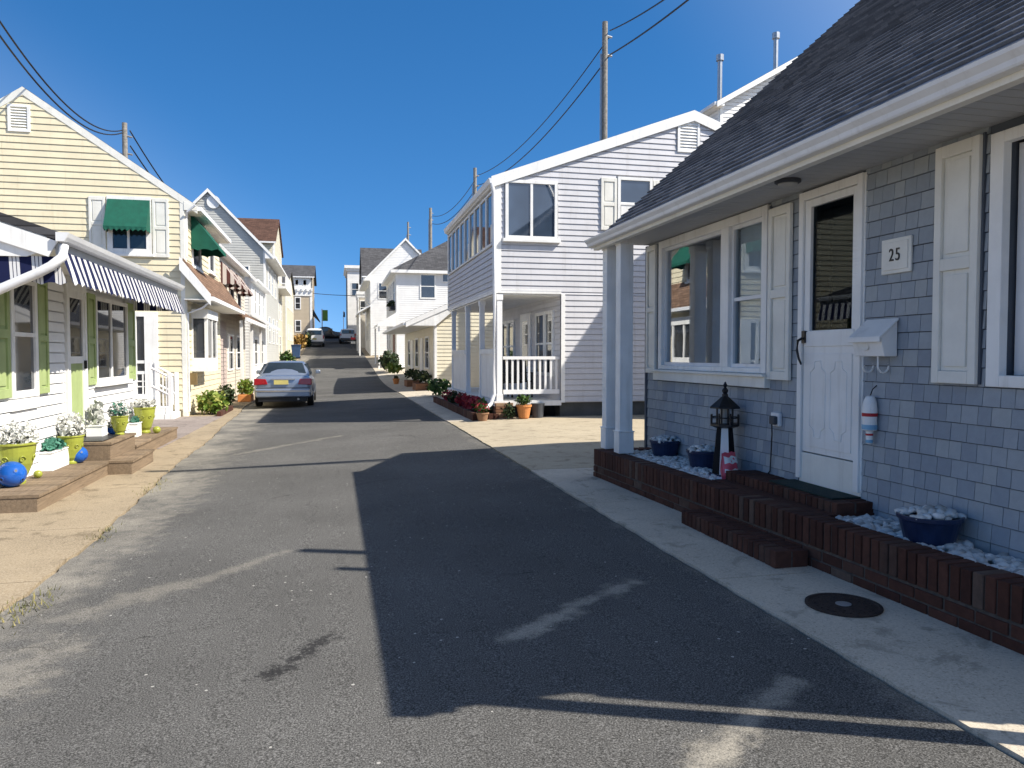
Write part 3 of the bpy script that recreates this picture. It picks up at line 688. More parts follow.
MB().ob(gp, s0+.02, s1-.02, z0, z1, -.3, -.28).build('window_shade', M['dark_in'], wf)
c0 = gp.p(5.45, 2.862, .38)
ld = MB().lathe(c0, [(.085, -.02), (.10, -.012), (.10, .008)], 24).build('soffit_light', M['dark'], gh)
MB().lathe((c0[0], c0[1], c0[2]-.022), [(.07, -.006), (.075, 0)], 20).build('lens', M['lampglass'], ld)
# roof vent pipes and a leaning mast (out of frame above: they throw the small shadows on the road)
b = MB(); b.tube([(5.2, 3.7, zroof(5.2)-.1), (5.2, 3.7, 5.72)], .06, 10); b.build('vent_pipe', M['galv'], gh)
b = MB(); b.tube([(4.7, 3.45, zroof(4.7)-.1), (4.7, 3.45, 4.9)], .045, 10); b.build('vent_pipe', M['galv'], gh)
b = MB(); b.tube([(7.3, 8.5, 6.44), (6.5, 7.1, 9.5)], .075, 10); mst = b.build('antenna_mast', M['galv'], gh)
b = MB(); b.tube([(7.6, 8.3, 6.44), (6.75, 7.3, 9.0)], .03, 8); b.build('stay', M['galv'], mst)

# low brick wall
wl = thing('brick_wall', 'low dark red brick planter wall in front of the shingled cottage', 'brick wall', (3.2, 5.5, 0))
sv = Vector((-.0373, 1)).normalized(); nv = (-sv.y, sv.x); wp = Pl((3.30+.0373*3.1, 0), (sv.x, sv.y), nv)
q = random.Random(21); b = MB()
def brick(b, pl, a0, a1, z0, z1, d0, d1, j=.003):
    e = q.uniform(-j, j); b.ob(pl, a0+q.uniform(0, j), a1-q.uniform(0, j), z0+q.uniform(-.001, .001), z1+q.uniform(-j, j)*.7, d0, d1+e)
def soldier_run(b, pl, a, a_end, z0, z1, d0, d1, wd=.067, g_=.009):
    while a < a_end-.02: brick(b, pl, a, min(a+wd, a_end), z0, z1, d0, d1); a += wd+g_
A0, A1 = -1.0, 8.95
soldier_run(b, wp, A0, A1, .165, .352, -.19, 0)
z = -.07
k = 0
while z < .15:
    a = A0-(.1 if k % 2 else 0)
    while a < A1: brick(b, wp, max(a, A0), min(a+.2, A1), z, z+.065, -.1, -.004); a += .209
    z += .076; k += 1
ep = front(8.76)
soldier_run(b, Pl((0, 8.95), (1, 0), (0, 1)), 3.29, 3.84, .165, .352, -.19, 0)
for k in range(3):
    a = 3.08
    while a < 3.84: brick(b, Pl((0, 8.95), (1, 0), (0, 1)), a, min(a+.2, 3.84), -.07+k*.076, -.005+k*.076, -.1, -.004); a += .209
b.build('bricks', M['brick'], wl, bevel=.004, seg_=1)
b = MB(); b.ob(wp, A0+.004, A1-.006, -.1, .343, -.182, -.011); b.box(3.27, 3.84, 8.77, 8.939, -.1, .343); b.build('mortar', M['mortar'], wl)
def brick_step(name, label, v0, v1, u0, u1, z0, z1):
    t = thing(name, label, 'step', ((v0+v1)/2, (u0+u1)/2, z0))
    pl = right(v1); b = MB(); dm = (v1-v0)
    soldier_run(b, pl, u0, u1, z0+.0, z1, dm*.5+.004, dm); soldier_run(b, pl, u0, u1, z0, z1-.002, 0.0, dm*.5-.004)
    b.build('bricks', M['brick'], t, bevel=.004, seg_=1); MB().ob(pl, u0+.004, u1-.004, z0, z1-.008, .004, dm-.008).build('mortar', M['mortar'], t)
    return t
brick_step('brick_step', 'lowest dark brick step on the sidewalk before the cottage door', 2.97, 3.225, 4.75, 6.25, -.03, .135)
brick_step('brick_step', 'upper dark brick step directly under the white cottage door', 3.53, 3.845, 4.87, 6.5, .26, .425)
MB().box(3.50, 3.53, 4.0, 8.7, .2, .3).build('edging', M['mortar'], wl)
for a0, a1 in ((-1., 4.86), (6.51, 8.75)):
    MB().h8([(wall_x(a0)+.18, a0, .1), (GV-.001, a0, .1), (GV-.001, a1, .1), (wall_x(a1)+.18, a1, .1), (wall_x(a0)+.18, a0, .30), (GV-.001, a0, .30), (GV-.001, a1, .30), (wall_x(a1)+.18, a1, .30)]).build('soil', M['mortar'], wl)
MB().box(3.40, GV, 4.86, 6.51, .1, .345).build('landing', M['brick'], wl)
b = MB(); q = random.Random(8)
for i in range(900):
    u = q.uniform(2.2, 4.84); x = q.uniform(wall_x(u)+.20, GV-.03); r = q.uniform(.018, .042)
    if x > 3.72 and q.random() < .6 and u < 3.9: continue
    b.blob((x, u, .298+r*.35+q.uniform(0, .02)), (r*q.uniform(.7, 1.4), r*q.uniform(.7, 1.3), r*q.uniform(.45, .8)), i, 1, .17)
for i in range(1300):
    u = q.uniform(6.53, 8.73); x = q.uniform(wall_x(u)+.20, GV-.02); r = q.uniform(.016, .032)
    b.blob((x, u, .318+r*.3+q.uniform(0, .02)), (r*q.uniform(.8, 1.4), r*q.uniform(.8, 1.4), r*.6), i, 1, .08)
o = b.build('pebbles', M['pebble'], smooth=True); o['kind'] = 'stuff'; o['label'] = 'white pebbles bedding the brick planter'
# pots heaped with white stones
def stone_pot(loc, label, r=.175, h=.215):
    t = thing('stone_pot', label, 'pot', loc, 'dark blue pots of white stones'); x, y, z = loc
    MB().lathe(loc, [(r*.70, 0), (r*.78, .03), (r*.97, h-.03), (r*1.03, h-.028), (r*1.04, h), (r*.96, h), (r*.93, h-.03)], 30).build('bowl', M['bluepot'], t, smooth=False, bevel=.003)
    b = MB(); q = random.Random(int(abs(y)*100))
    for i in range(75):
        a = q.uniform(0, 6.28); rr = r*.92*math.sqrt(q.random()); s = q.uniform(.018, .036)
        b.blob((x+rr*math.cos(a), y+rr*math.sin(a), z+h-.02+.045*(1-(rr/r)**2)+q.uniform(0, .012)), (s*q.uniform(.8, 1.5), s*q.uniform(.8, 1.4), s*.75), i, 1, .3)
    b.build('stones', M['pebble'], t, smooth=True); return t
stone_pot((3.70, 8.22, .31), 'dark blue pot of white stones nearest the paired porch posts')
stone_pot((3.70, 7.26, .31), 'dark blue pot of white stones just behind the model lighthouse')
stone_pot((3.64, 4.10, .30), 'large dark blue pot of white stones under the cream shutter by the mailbox', .185, .2)
# model lighthouse
lh = thing('model_lighthouse', 'black and white wooden model lighthouse on the pebbles', 'lighthouse', (3.66, 6.76, .30)); c0 = (3.66, 6.76, .30)
def hexp(r, z, k): a = 6.2832*(k-.129)/8; return (c0[0]+r*math.cos(a), c0[1]+r*math.sin(a), c0[2]+z)
MB().lathe((3.66, 6.76, .308), [(.165, 0), (.165, .035), (.14, .05)], 8, -.129*6.2832/8).build('base', M['bluepot'], lh)
for name, mt, ks in (('dark_panel', 'matte', (0, 2, 4, 6)), ('pale_panel', 'trim', (1, 3, 5, 7))):
    b = MB()
    for k in ks:
        b.add([hexp(.125, .05, k), hexp(.125, .05, k+1), hexp(.08, .50, k+1), hexp(.08, .50, k), hexp(.02, .05, k), hexp(.02, .5, k)], [(0, 1, 2, 3), (4, 0, 3, 5), (1, 4, 5, 2)])
    b.build(name, M[mt], lh)
b = MB(); b.lathe((3.66, 6.76, .80), [(.09, 0), (.145, .02), (.145, .04), (.06, .042)], 8, -.129*6.2832/8)
for k in range(8):
    p = hexp(.135, .54, k); b.tube([p, (p[0], p[1], p[2]+.085)], .011, 6); p2 = hexp(.135, .54, k+1); b.tube([(p[0], p[1], p[2]+.06), (p2[0], p2[1], p2[2]+.06)], .006, 5)
b.build('gallery', M['black'], lh)
MB().lathe((3.66, 6.76, .843), [(.045, 0), (.045, .14)], 12).build('lantern', M['lampglass'], lh)
b = MB()
for k in range(8):
    p = hexp(.078, .54, k); b.tube([p, (p[0], p[1], p[2]+.15)], .010, 5)
b.lathe((3.66, 6.76, .988), [(.085, 0), (.15, .0), (.15, .012), (.03, .115), (.03, .135), (.018, .14), (.03, .16), (.032, .175), (.02, .19), (.012, .2), (.022, .22), (.006, .255)], 8, -.129*6.2832/8)
b.build('lantern_roof', M['black'], lh)
b = MB(); b.box(3.55, 3.61, 6.59, 6.605, .31, .49); b.build('door_panel', M['trim'], lh)
# pink bag leaning beside it
bg_ = MB(); nx_, nz_ = 8, 9; c0 = Vector((3.60, 6.545, .335)); ax = Vector((.93, .37, 0)); nn = Vector((.37, -.93, 0))
vs = []; fs = []
for side in (1, -1):
    for j in range(nz_+1):
        for i in range(nx_+1):
            a = i/nx_*2-1; t = j/nz_; bul = .055*(1-a**4)*(1-abs(2*t-.9)**3)+.004*math.sin(9*a+7*t)
            p = c0+ax*(a*.105*(1-.1*t))+nn*(side*max(bul, .002))+Vector((.0, .03*t, t*.25+.006*math.sin(a*7+t*5)*(t > .9)))
            vs.append(tuple(p))
K = (nx_+1)*(nz_+1)
for sd in (0, 1):
    for j in range(nz_):
        for i in range(nx_): k = sd*K+j*(nx_+1)+i; fs.append((k, k+1, k+nx_+2, k+nx_+1))
bt = thing('bag', 'pink and white plastic bag beside the model lighthouse', 'bag', tuple(c0))
bg_.add(vs, fs); bg_.build('pouch', M['pinkbag'], bt, smooth=True)
b = MB()
for t0, t1, wv in ((.62, .86, .09), (.30, .40, .075)):
    v2 = []; n2 = 10
    for i in range(n2+1):
        a = (i/n2*2-1)*.9; tt = []
        for t in (t0+.03*math.sin(a*8), t1+.03*math.sin(a*6+1)):
            bul = .055*(1-a**4)*(1-abs(2*t-.9)**3)+.006; v2.append(tuple(c0+ax*(a*.105*(1-.1*t))+nn*bul+Vector((0, .03*t, t*.25))))
    b.add(v2, [(2*i, 2*i+2, 2*i+3, 2*i+1) for i in range(n2)])
b.build('white_band', M['white'], bt)
# mailbox, buoy, plaque, socket
mb = thing('mailbox', 'white slant-lid mailbox on the shingles beside the storm door', 'mailbox', gp.p(4.81, 1.5, .02))
b = MB(); a0, a1 = 4.645, 4.955
b.prism([gp.p(a0, 1.49, .02), gp.p(a0, 1.49, .125), gp.p(a0, 1.62, .155), gp.p(a0, 1.735, .02)], (0, a1-a0, 0)); b.build('box', M['white'], mb, bevel=.006)
b = MB(); b.h8([gp.p(a0-.012, 1.61, .17), gp.p(a1+.012, 1.61, .17), gp.p(a1+.012, 1.745, .018), gp.p(a0-.012, 1.745, .018), gp.p(a0-.012, 1.628, .176), gp.p(a1+.012, 1.628, .176), gp.p(a1+.012, 1.76, .02), gp.p(a0-.012, 1.76, .02)])
b.ob(gp, a0-.012, a1+.012, 1.59, 1.625, .165, .176); b.build('lid', M['white'], mb, bevel=.004)
b = MB()
for i in range(20):
    a, c = 6.2832*i/20, 6.2832*(i+1)/20
    b.add([gp.p(4.82, 1.555, .145), gp.p(4.82+.04*math.cos(a), 1.555+.022*math.sin(a), .147), gp.p(4.82+.04*math.cos(c), 1.555+.022*math.sin(c), .147)], [(0, 1, 2)])
b.build('medallion', M['cov'], mb)
b = MB()
for a in (4.74, 4.90):
    b.tube([gp.p(a, 1.49, .10), gp.p(a, 1.42, .10)]+[gp.p(a, 1.42-.045*math.sin(t*.5236), .055+.045*math.cos(t*.5236)) for t in range(1, 7)]+[gp.p(a, 1.44, .012)], .007, 6)
b.build('paper_hook', M['white'], mb)
by = thing('buoy', 'white wooden buoy with red and blue bands hung by the door', 'buoy', gp.p(4.86, .83, .06)); c0 = gp.p(4.86, .83, .065)
MB().lathe(c0, [(.010, .02), (.024, .03), (.025, .11), (.028, .12), (.050, .125), (.052, .27), (.047, .32), (.034, .36), (.028, .37), (.012, .375)], 20).build('body', M['white'], by, bevel=.003)
MB().lathe(c0, [(.0525, .225), (.0532, .25)], 20).build('red_band', M['red_paint'], by)
MB().lathe(c0, [(.0526, .13), (.053, .165)], 20).build('blue_band', M['skyblue'], by)
MB().lathe(c0, [(.0256, .085), (.026, .1)], 20).build('red_band', M['red_paint'], by); MB().lathe(c0, [(.025, .032), (.0258, .055)], 20).build('blue_band', M['skyblue'], by)
MB().tube([(c0[0], c0[1], c0[2]+.37), (c0[0]+.02, c0[1], c0[2]+.42), gp.p(4.86, 1.28, .01)], .004, 5).build('cord', M['cable'], by)
pq = thing('house_number_plaque', 'cream house number plaque reading 25 above the mailbox', 'sign', gp.p(4.66, 2.07, .02))
MB().ob(gp, 4.515, 4.805, 2.07, 2.315, .018, .035).build('board', M['cov'], pq, bevel=.005)
MB().ob(gp, 4.54, 4.78, 2.095, 2.29, .0351, .042).build('raised_panel', M['cov'], pq, bevel=.004)
tx = bpy.data.curves.new('number', 'FONT'); tx.body = '25'; tx.size = .125; tx.extrude = .003; tx.align_x = 'CENTER'; tx.align_y = 'CENTER'; tx.space_character = 1.25
to_ = bpy.data.objects.new('number_text', tx); nm_ = bpy.data.meshes.new_from_object(to_); bpy.data.objects.remove(to_); to = bpy.data.objects.new('number', nm_); C.objects.link(to); nm_.materials.clear(); nm_.materials.append(M['black']); to.parent = pq
p = gp.p(4.66, 2.195, .045); o_ = OFF[pq.name]; to.location = (p[0]-o_[0], p[1]-o_[1], p[2]-o_[2]); to.rotation_euler = (math.pi/2, 0, -math.pi/2); to.scale = (.8, 1, 1)
sk = thing('outdoor_socket', 'grey outdoor electric socket with a black cord on the shingles', 'socket', gp.p(6.15, .88, .02))
MB().ob(gp, 6.06, 6.19, .87, .99, .015, .05).build('cover', M['gutter'], sk, bevel=.008); MB().ob(gp, 6.075, 6.155, .885, .96, .05, .09).build('plug', M['dark'], sk, bevel=.01)
MB().tube([gp.p(6.12, .89, .08), gp.p(6.13, .80, .07), gp.p(6.20, .6, .035), gp.p(6.22, .45, .03), gp.p(6.35, .36, .03), gp.p(6.6, .29, .05)], .006, 6).build('cord', M['cable'], sk)
MB().box(3.585, 3.83, 5.0, 5.85, .428, .438).build('doormat', paint('dark_green_mat', (.02, .035, .03), .95, .2, 30, bump=.6)); o = bpy.data.objects['doormat']; tag(o, 'thin dark green doormat on the upper brick step', 'doormat')
# manhole
mh = thing('manhole_cover', 'round rusty iron cover in the grey sidewalk by the brick wall', 'manhole cover', (2.92, 3.95, .05)); c0 = (2.92, 3.95, gz(2.92, 3.95)+.014)
MB().lathe(c0, [(.215, 0), (.215, .010), (.195, .012), (.19, .006), (.185, .006), (.06, .009)], 36).build('plate', M['rust'], mh)
b = MB()
for k in range(3):
    for j in range(8+8*k):
        a = 6.2832*j/(8+8*k)+k*.2; rr = .085+.038*k; b.lathe((c0[0]+rr*math.cos(a), c0[1]+rr*math.sin(a), c0[2]+.006), [(.009, 0), (.007, .005)], 6)
o = b.build('studs', M['rust'], mh); o['kind'] = 'stuff'
MB().lathe((c0[0], c0[1], c0[2]+.004), [(.045, 0), (.045, .008)], 20).build('hub', M['galv'], mh)

# ================================================================== WHITE PORCH HOUSE (right, beyond the driveway)
NU = 16.8; NV = 3.5; NE = 24.1; NB = 12.9
nf = front(NU); ns = right(NV)
nh = thing('porch_house', 'pale two storey vinyl house with open corner porch and upstairs sun room', 'house', (NV, NU, 0))
RX, RZn = 8.2, 7.2; EZ = 5.45
b = MB()
b.box(NV+.012, NB, NU+.012, NE, 2.92, EZ-.05)
b.prism([(NV+.012, NU+.012, EZ-.05), (NB, NU+.012, EZ-.05), (RX, NU+.012, RZn-.12)], (0, NE-NU-.012, 0))
b.box(5.0, NB, NU+.012, NE, .42, 2.92)
b.build('wall', M['lav'], nh)
b = MB(); b.box(5.0, NB, NU+.06, NE, -.1, .42); b.build('foundation', M['concrete_dark'], nh)
b = clap(MB(), nf, [(NV, 2.92), (NB, 2.92), (NB, EZ-.02), (RX, RZn-.06), (NV, EZ-.02)], .128, holes=[(3.68, 4.92, 4.05, 5.4), (6.3, 7.2, 4.4, 5.6), (7.78, 8.38, 6.2, 7.0)])
clap(b, nf, [(5.0, .43), (NB, .43), (NB, 2.92), (5.0, 2.92)], .128)
clap(b, ns, [(NU, 2.92), (NE, 2.92), (NE, 3.95), (NU, 3.95)], .128)
clap(b, right(5.0), [(NU, .45), (NE, .45), (NE, 2.9), (NU, 2.9)], .128)
b.build('siding', M['lav'], nh)
gable_roof(nh, 'y', RX, NV-.10, NB+.2, NU-.05, NE-.2, RZn, (EZ-.02, EZ-.02), .09, M['roof_gy'])
b = rake_board(MB(), NU-.055, [(NV-.12, EZ-.03), (RX, RZn-.01), (NB+.2, EZ-.03)], .24, .03)
b.box(NV-.09, NV, NU-.05, NE-.2, EZ-.22, EZ-.19); b.build('rake_board', M['trim'], nh)
b = MB(); b.prism([(NV-.09, NU-.09, EZ-.2), (NV-.15, NU-.09, EZ-.18), (NV-.18, NU-.09, EZ-.07), (NV-.09, NU-.09, EZ-.07)], (0, NE-NU-.1, 0)); b.build('gutter', M['gutter'], nh)
MB().tube([(NV-.12, NU-.08, EZ-.17), (NV-.06, NU-.06, EZ-.4), (NV-.05, NU-.05, 2.9), (NV-.06, NU-.04, .62), (NV-.14, NU-.1, .42), (NV-.3, NU-.22, .3)], .042, 8).build('downspout', M['gutter'], nh)
b = MB(); b.box(NV-.03, NV+.11, NU-.03, NU+.004, 2.9, EZ-.05); b.box(NV-.03, NV+.004, NU+.005, NU+.12, 2.9, EZ-.1); b.box(NV-.03, NV+.01, NE-.1, NE+.02, 2.9, EZ-.1)
b.box(NV-.028, 5.0, NU-.028, NU+.004, 2.875, 2.97); b.box(NV-.028, NV+.003, NU+.006, NE, 2.875, 2.97); b.box(5.0, 5.09, NU-.03, NU+.004, .42, 2.874); b.build('corner_trim', M['trim'], nh)
vent(nh, nf, 7.80, 8.36, 6.22, 6.98)
w1 = window(nh, nf, 3.70, 4.90, 4.08, 5.38, gm='paneb', mid=False, mull=(4.3,), sill=True)
w2 = window(nh, nf, 6.33, 7.18, 4.35, 5.57, gm='paneb', sill=True)
MB().ob(nf, 6.42, 6.75, 4.7, 5.0, .031, .034).build('blind', M['trim'], w2)
shutter(nh, nf, 5.93, 6.31, 4.35, 5.53, 'cov'); shutter(nh, nf, 7.2, 7.58, 4.35, 5.53, 'cov')
# band of sun room windows on the street side
u0 = 17.0; k = 9; st = (NE-.2-u0)/k
for i in range(k):
    w_ = window(nh, ns, u0+i*st, u0+(i+1)*st-.03, 3.97, 5.18, mid=False, fw=.05, d=.05, gm='pane')
    if i % 2 == 0: MB().ob(ns, u0+i*st+.08, u0+i*st+.3, 4.05, 4.45, .024, .027).build('blind', M['cov'], w_)
# porch
b = MB(); b.box(NV-.05, 5.0, NU-.05, NE, .36, .47); b.build('porch_floor', M['trim'], nh)
b = MB(); b.box(NV+.02, 5.0, NU+.02, NE, 2.84, 2.874); b.build('porch_ceiling', M['white'], nh)
def nbpost(u, v=NV+.03, w_=.11):
    b = MB(); b.box(v-.01, v+w_, u, u+w_+.02, .47, 2.86); b.box(v-.025, v+w_+.015, u-.015, u+w_+.035, .47, .62); b.box(v-.025, v+w_+.015, u-.015, u+w_+.035, 2.72, 2.86); b.build('post', M['rail'], nh, bevel=.006)
nbpost(NU+.0); nbpost(18.85); nbpost(20.95); nbpost(23.5)
for a0, a1 in ((NU+.15, 18.83), (21.12, 23.48)):
    b = MB(); b.box(NV+.04, NV+.10, a0, a1, .49, 1.52); b.box(NV+.0, NV+.14, a0, a1, 1.52, 1.64); b.build('half_wall', M['white'], nh)
b = MB(); b.box(3.68, 4.98, NU+.03, NU+.11, 1.40, 1.47); b.box(3.68, 4.98, NU+.04, NU+.10, .62, .72)
for i in range(10): x = 3.76+i*.128; b.box(x-.022, x+.022, NU+.05, NU+.09, .72, 1.40)
b.build('railing', M['rail'], nh)
ip = right(5.0)
for a0, a1, z0, z1 in ((17.3, 18.0, 1.0, 2.55), (18.05, 18.9, 1.0, 2.55), (21.3, 22.1, 1.0, 2.5), (22.15, 22.9, 1.0, 2.5)): window(nh, ip, a0, a1, z0, z1, fw=.08)
b = MB(); b.ob(ip, 19.4, 20.5, .47, 2.6, .02, .06); pd = b.build('porch_door', M['trim'], nh); MB().ob(ip, 19.65, 20.25, 1.2, 2.4, .061, .066).build('pane', M['pane'], pd)
b = MB(); q = random.Random(2); pb = front(NU)
for k in range(5):
    a = NV-.02
    while a < 3.86: brick(b, front(NU-.02), a, min(a+.19, 3.88), .075+k*.073, .14+k*.073, -.02, .06); a += .2
    a = NU-.06
    while a < 17.2: brick(b, right(NV-.03), a, min(a+.19, 17.25), .075+k*.073, .14+k*.073, -.05, .012); a += .2
b.build('pier', M['brick2'], nh)
b = MB(); b.box(NV-.0, 3.85, NU-.02, 17.2, 0, .36); b.box(3.6, 5, NE-.5, NE, 0, .36); b.build('pier_core', M['mortar'], nh)
MB().box(3.9, 5.0, NU+.5, NU+.52, 0, .36).build('lattice', M['dark_in'], nh)
for i, (x, y, lb) in enumerate([(4.05, 17.75, 'black slat porch chair nearest the white railing'), (4.45, 18.5, 'black slat porch chair farther back beside the porch windows')]):
    if i == 0:
        ch = thing('porch_chair', lb, 'chair', (x, y, .47), 'black chairs on the porch')
        b = MB()
        for k in range(5): b.h8([(x-.24+k*.1, y+.2, .85), (x-.16+k*.1, y+.2, .85), (x-.16+k*.1, y+.23, .85), (x-.24+k*.1, y+.23, .85), (x-.24+k*.1, y+.36, 1.42-.03*abs(k-2)), (x-.16+k*.1, y+.36, 1.42-.03*abs(k-2)), (x-.16+k*.1, y+.39, 1.42-.03*abs(k-2)), (x-.24+k*.1, y+.39, 1.42-.03*abs(k-2))])
        b.build('backrest', M['black'], ch); MB().box(x-.26, x+.26, y-.28, y+.24, .84, .87).build('seat', M['black'], ch)
        for sx in (-.27, .23):
            for yy in (-.26, .2): MB().box(x+sx, x+sx+.04, y+yy, y+yy+.04, .47, 1.05 if yy < 0 else .86).build('leg', M['black'], ch)
            MB().box(x+sx-.03, x+sx+.08, y-.3, y+.26, 1.05, 1.075).build('armrest', M['black'], ch)
        ch0 = ch
    else: dup(ch0, (x, y, .47), lb)
# things at the foot of the porch
def plant(name, label, cat, loc, r, n_, size, mat, stem=True, group=None, seed=1, up=.2, shell=.3):
    t = thing(name, label, cat, loc, group)
    MB().leaves((loc[0], loc[1], loc[2]+r[2]), r, n_, size, seed, up, shell).build('foliage', M[mat], t)
    if stem:
        b = MB(); q = random.Random(seed)
        for i in range(5): b.tube([loc, (loc[0]+q.uniform(-.5, .5)*r[0], loc[1]+q.uniform(-.5, .5)*r[1], loc[2]+r[2]*1.2)], .008, 5)
        b.build('stem', M['leafd'], t)
    return t
def flowerpot(label, loc, r, h, mat, leaf, group=None, fl=None, lr=1.0, n_=140):
    t = thing('flower_pot', label, 'flower pot', loc, group)
    MB().lathe(loc, [(r*.62, 0), (r*.7, h*.1), (r*.95, h*.85), (r*1.05, h*.86), (r*1.05, h), (r*.9, h), (r*.85, h*.92)], 20).build('pot', M[mat], t)
    MB().leaves((loc[0], loc[1], loc[2]+h+r*lr*.6), (r*1.1*lr, r*1.1*lr, r*.9*lr), n_, r*.35, int(loc[1]*10), .3, .2).build('foliage', M[leaf], t)
    if fl: MB().leaves((loc[0], loc[1], loc[2]+h+r*lr*.8), (r*1.1*lr, r*1.1*lr, r*.8*lr), int(n_*.6), r*.25, 4, 0, .7).build('flowers', M[fl], t)
    return t
flowerpot('orange terracotta flower pot on the pavement below the porch railing', (4.06, 16.5, gz(3.98, 16.5)+.012), .17, .30, 'terra', 'leaf')
t = thing('bucket', 'dark grey bucket tucked under the porch behind the terracotta pot', 'bucket', (4.42, 16.65, .1)); MB().lathe((4.42, 16.65, .1), [(.12, 0), (.15, .3), (.14, .3), (.13, .27)], 18).build('body', M['dark'], t); MB().lathe((4.42, 16.65, .4), [(.155, 0), (.155, .02)], 18).build('rim', M['dark'], t)
plant('low_shrub', 'small dark shrub between the brick pier and the terracotta pot', 'shrub', (3.72, 16.5, .1), (.16, .14, .17), 160, .05, 'leafd')
fb = thing('flower_bed', 'brick edged bed of red flowers along the porch of the white house', 'flower bed', (3.1, 19, .03))
b = MB(); q = random.Random(9)
a = 16.7
while a < 23.5: brick(b, right(2.95), a, a+.19, .03, .22, -.08, 0); a += .2
a = 2.95
while a < 3.45: brick(b, front(16.7), a, a+.11, .03, .2, -.08, 0); a += .12
b.build('edging', M['brick'], fb); MB().box(3.0, 3.52, 16.75, 23.4, 0, .16).build('soil', M['mortar'], fb)
for i, (y, rr, mt) in enumerate([(17.15, .2, 'leaf'), (17.8, .22, 'red'), (18.5, .2, 'red'), (19.2, .2, 'red'), (20.0, .2, 'red'), (21.2, .22, 'leafd'), (22.3, .2, 'red')]):
    MB().leaves((3.26, y, .30), (.22, .36, rr), 170, .07, i+1, .2, .3).build('flowers' if mt == 'red' else 'foliage', M[mt], fb)
flowerpot('brick red pot with pink blooms at the near end of the flower bed', (3.14, 16.55, .04), .14, .2, 'brick2', 'leaf', fl='red')
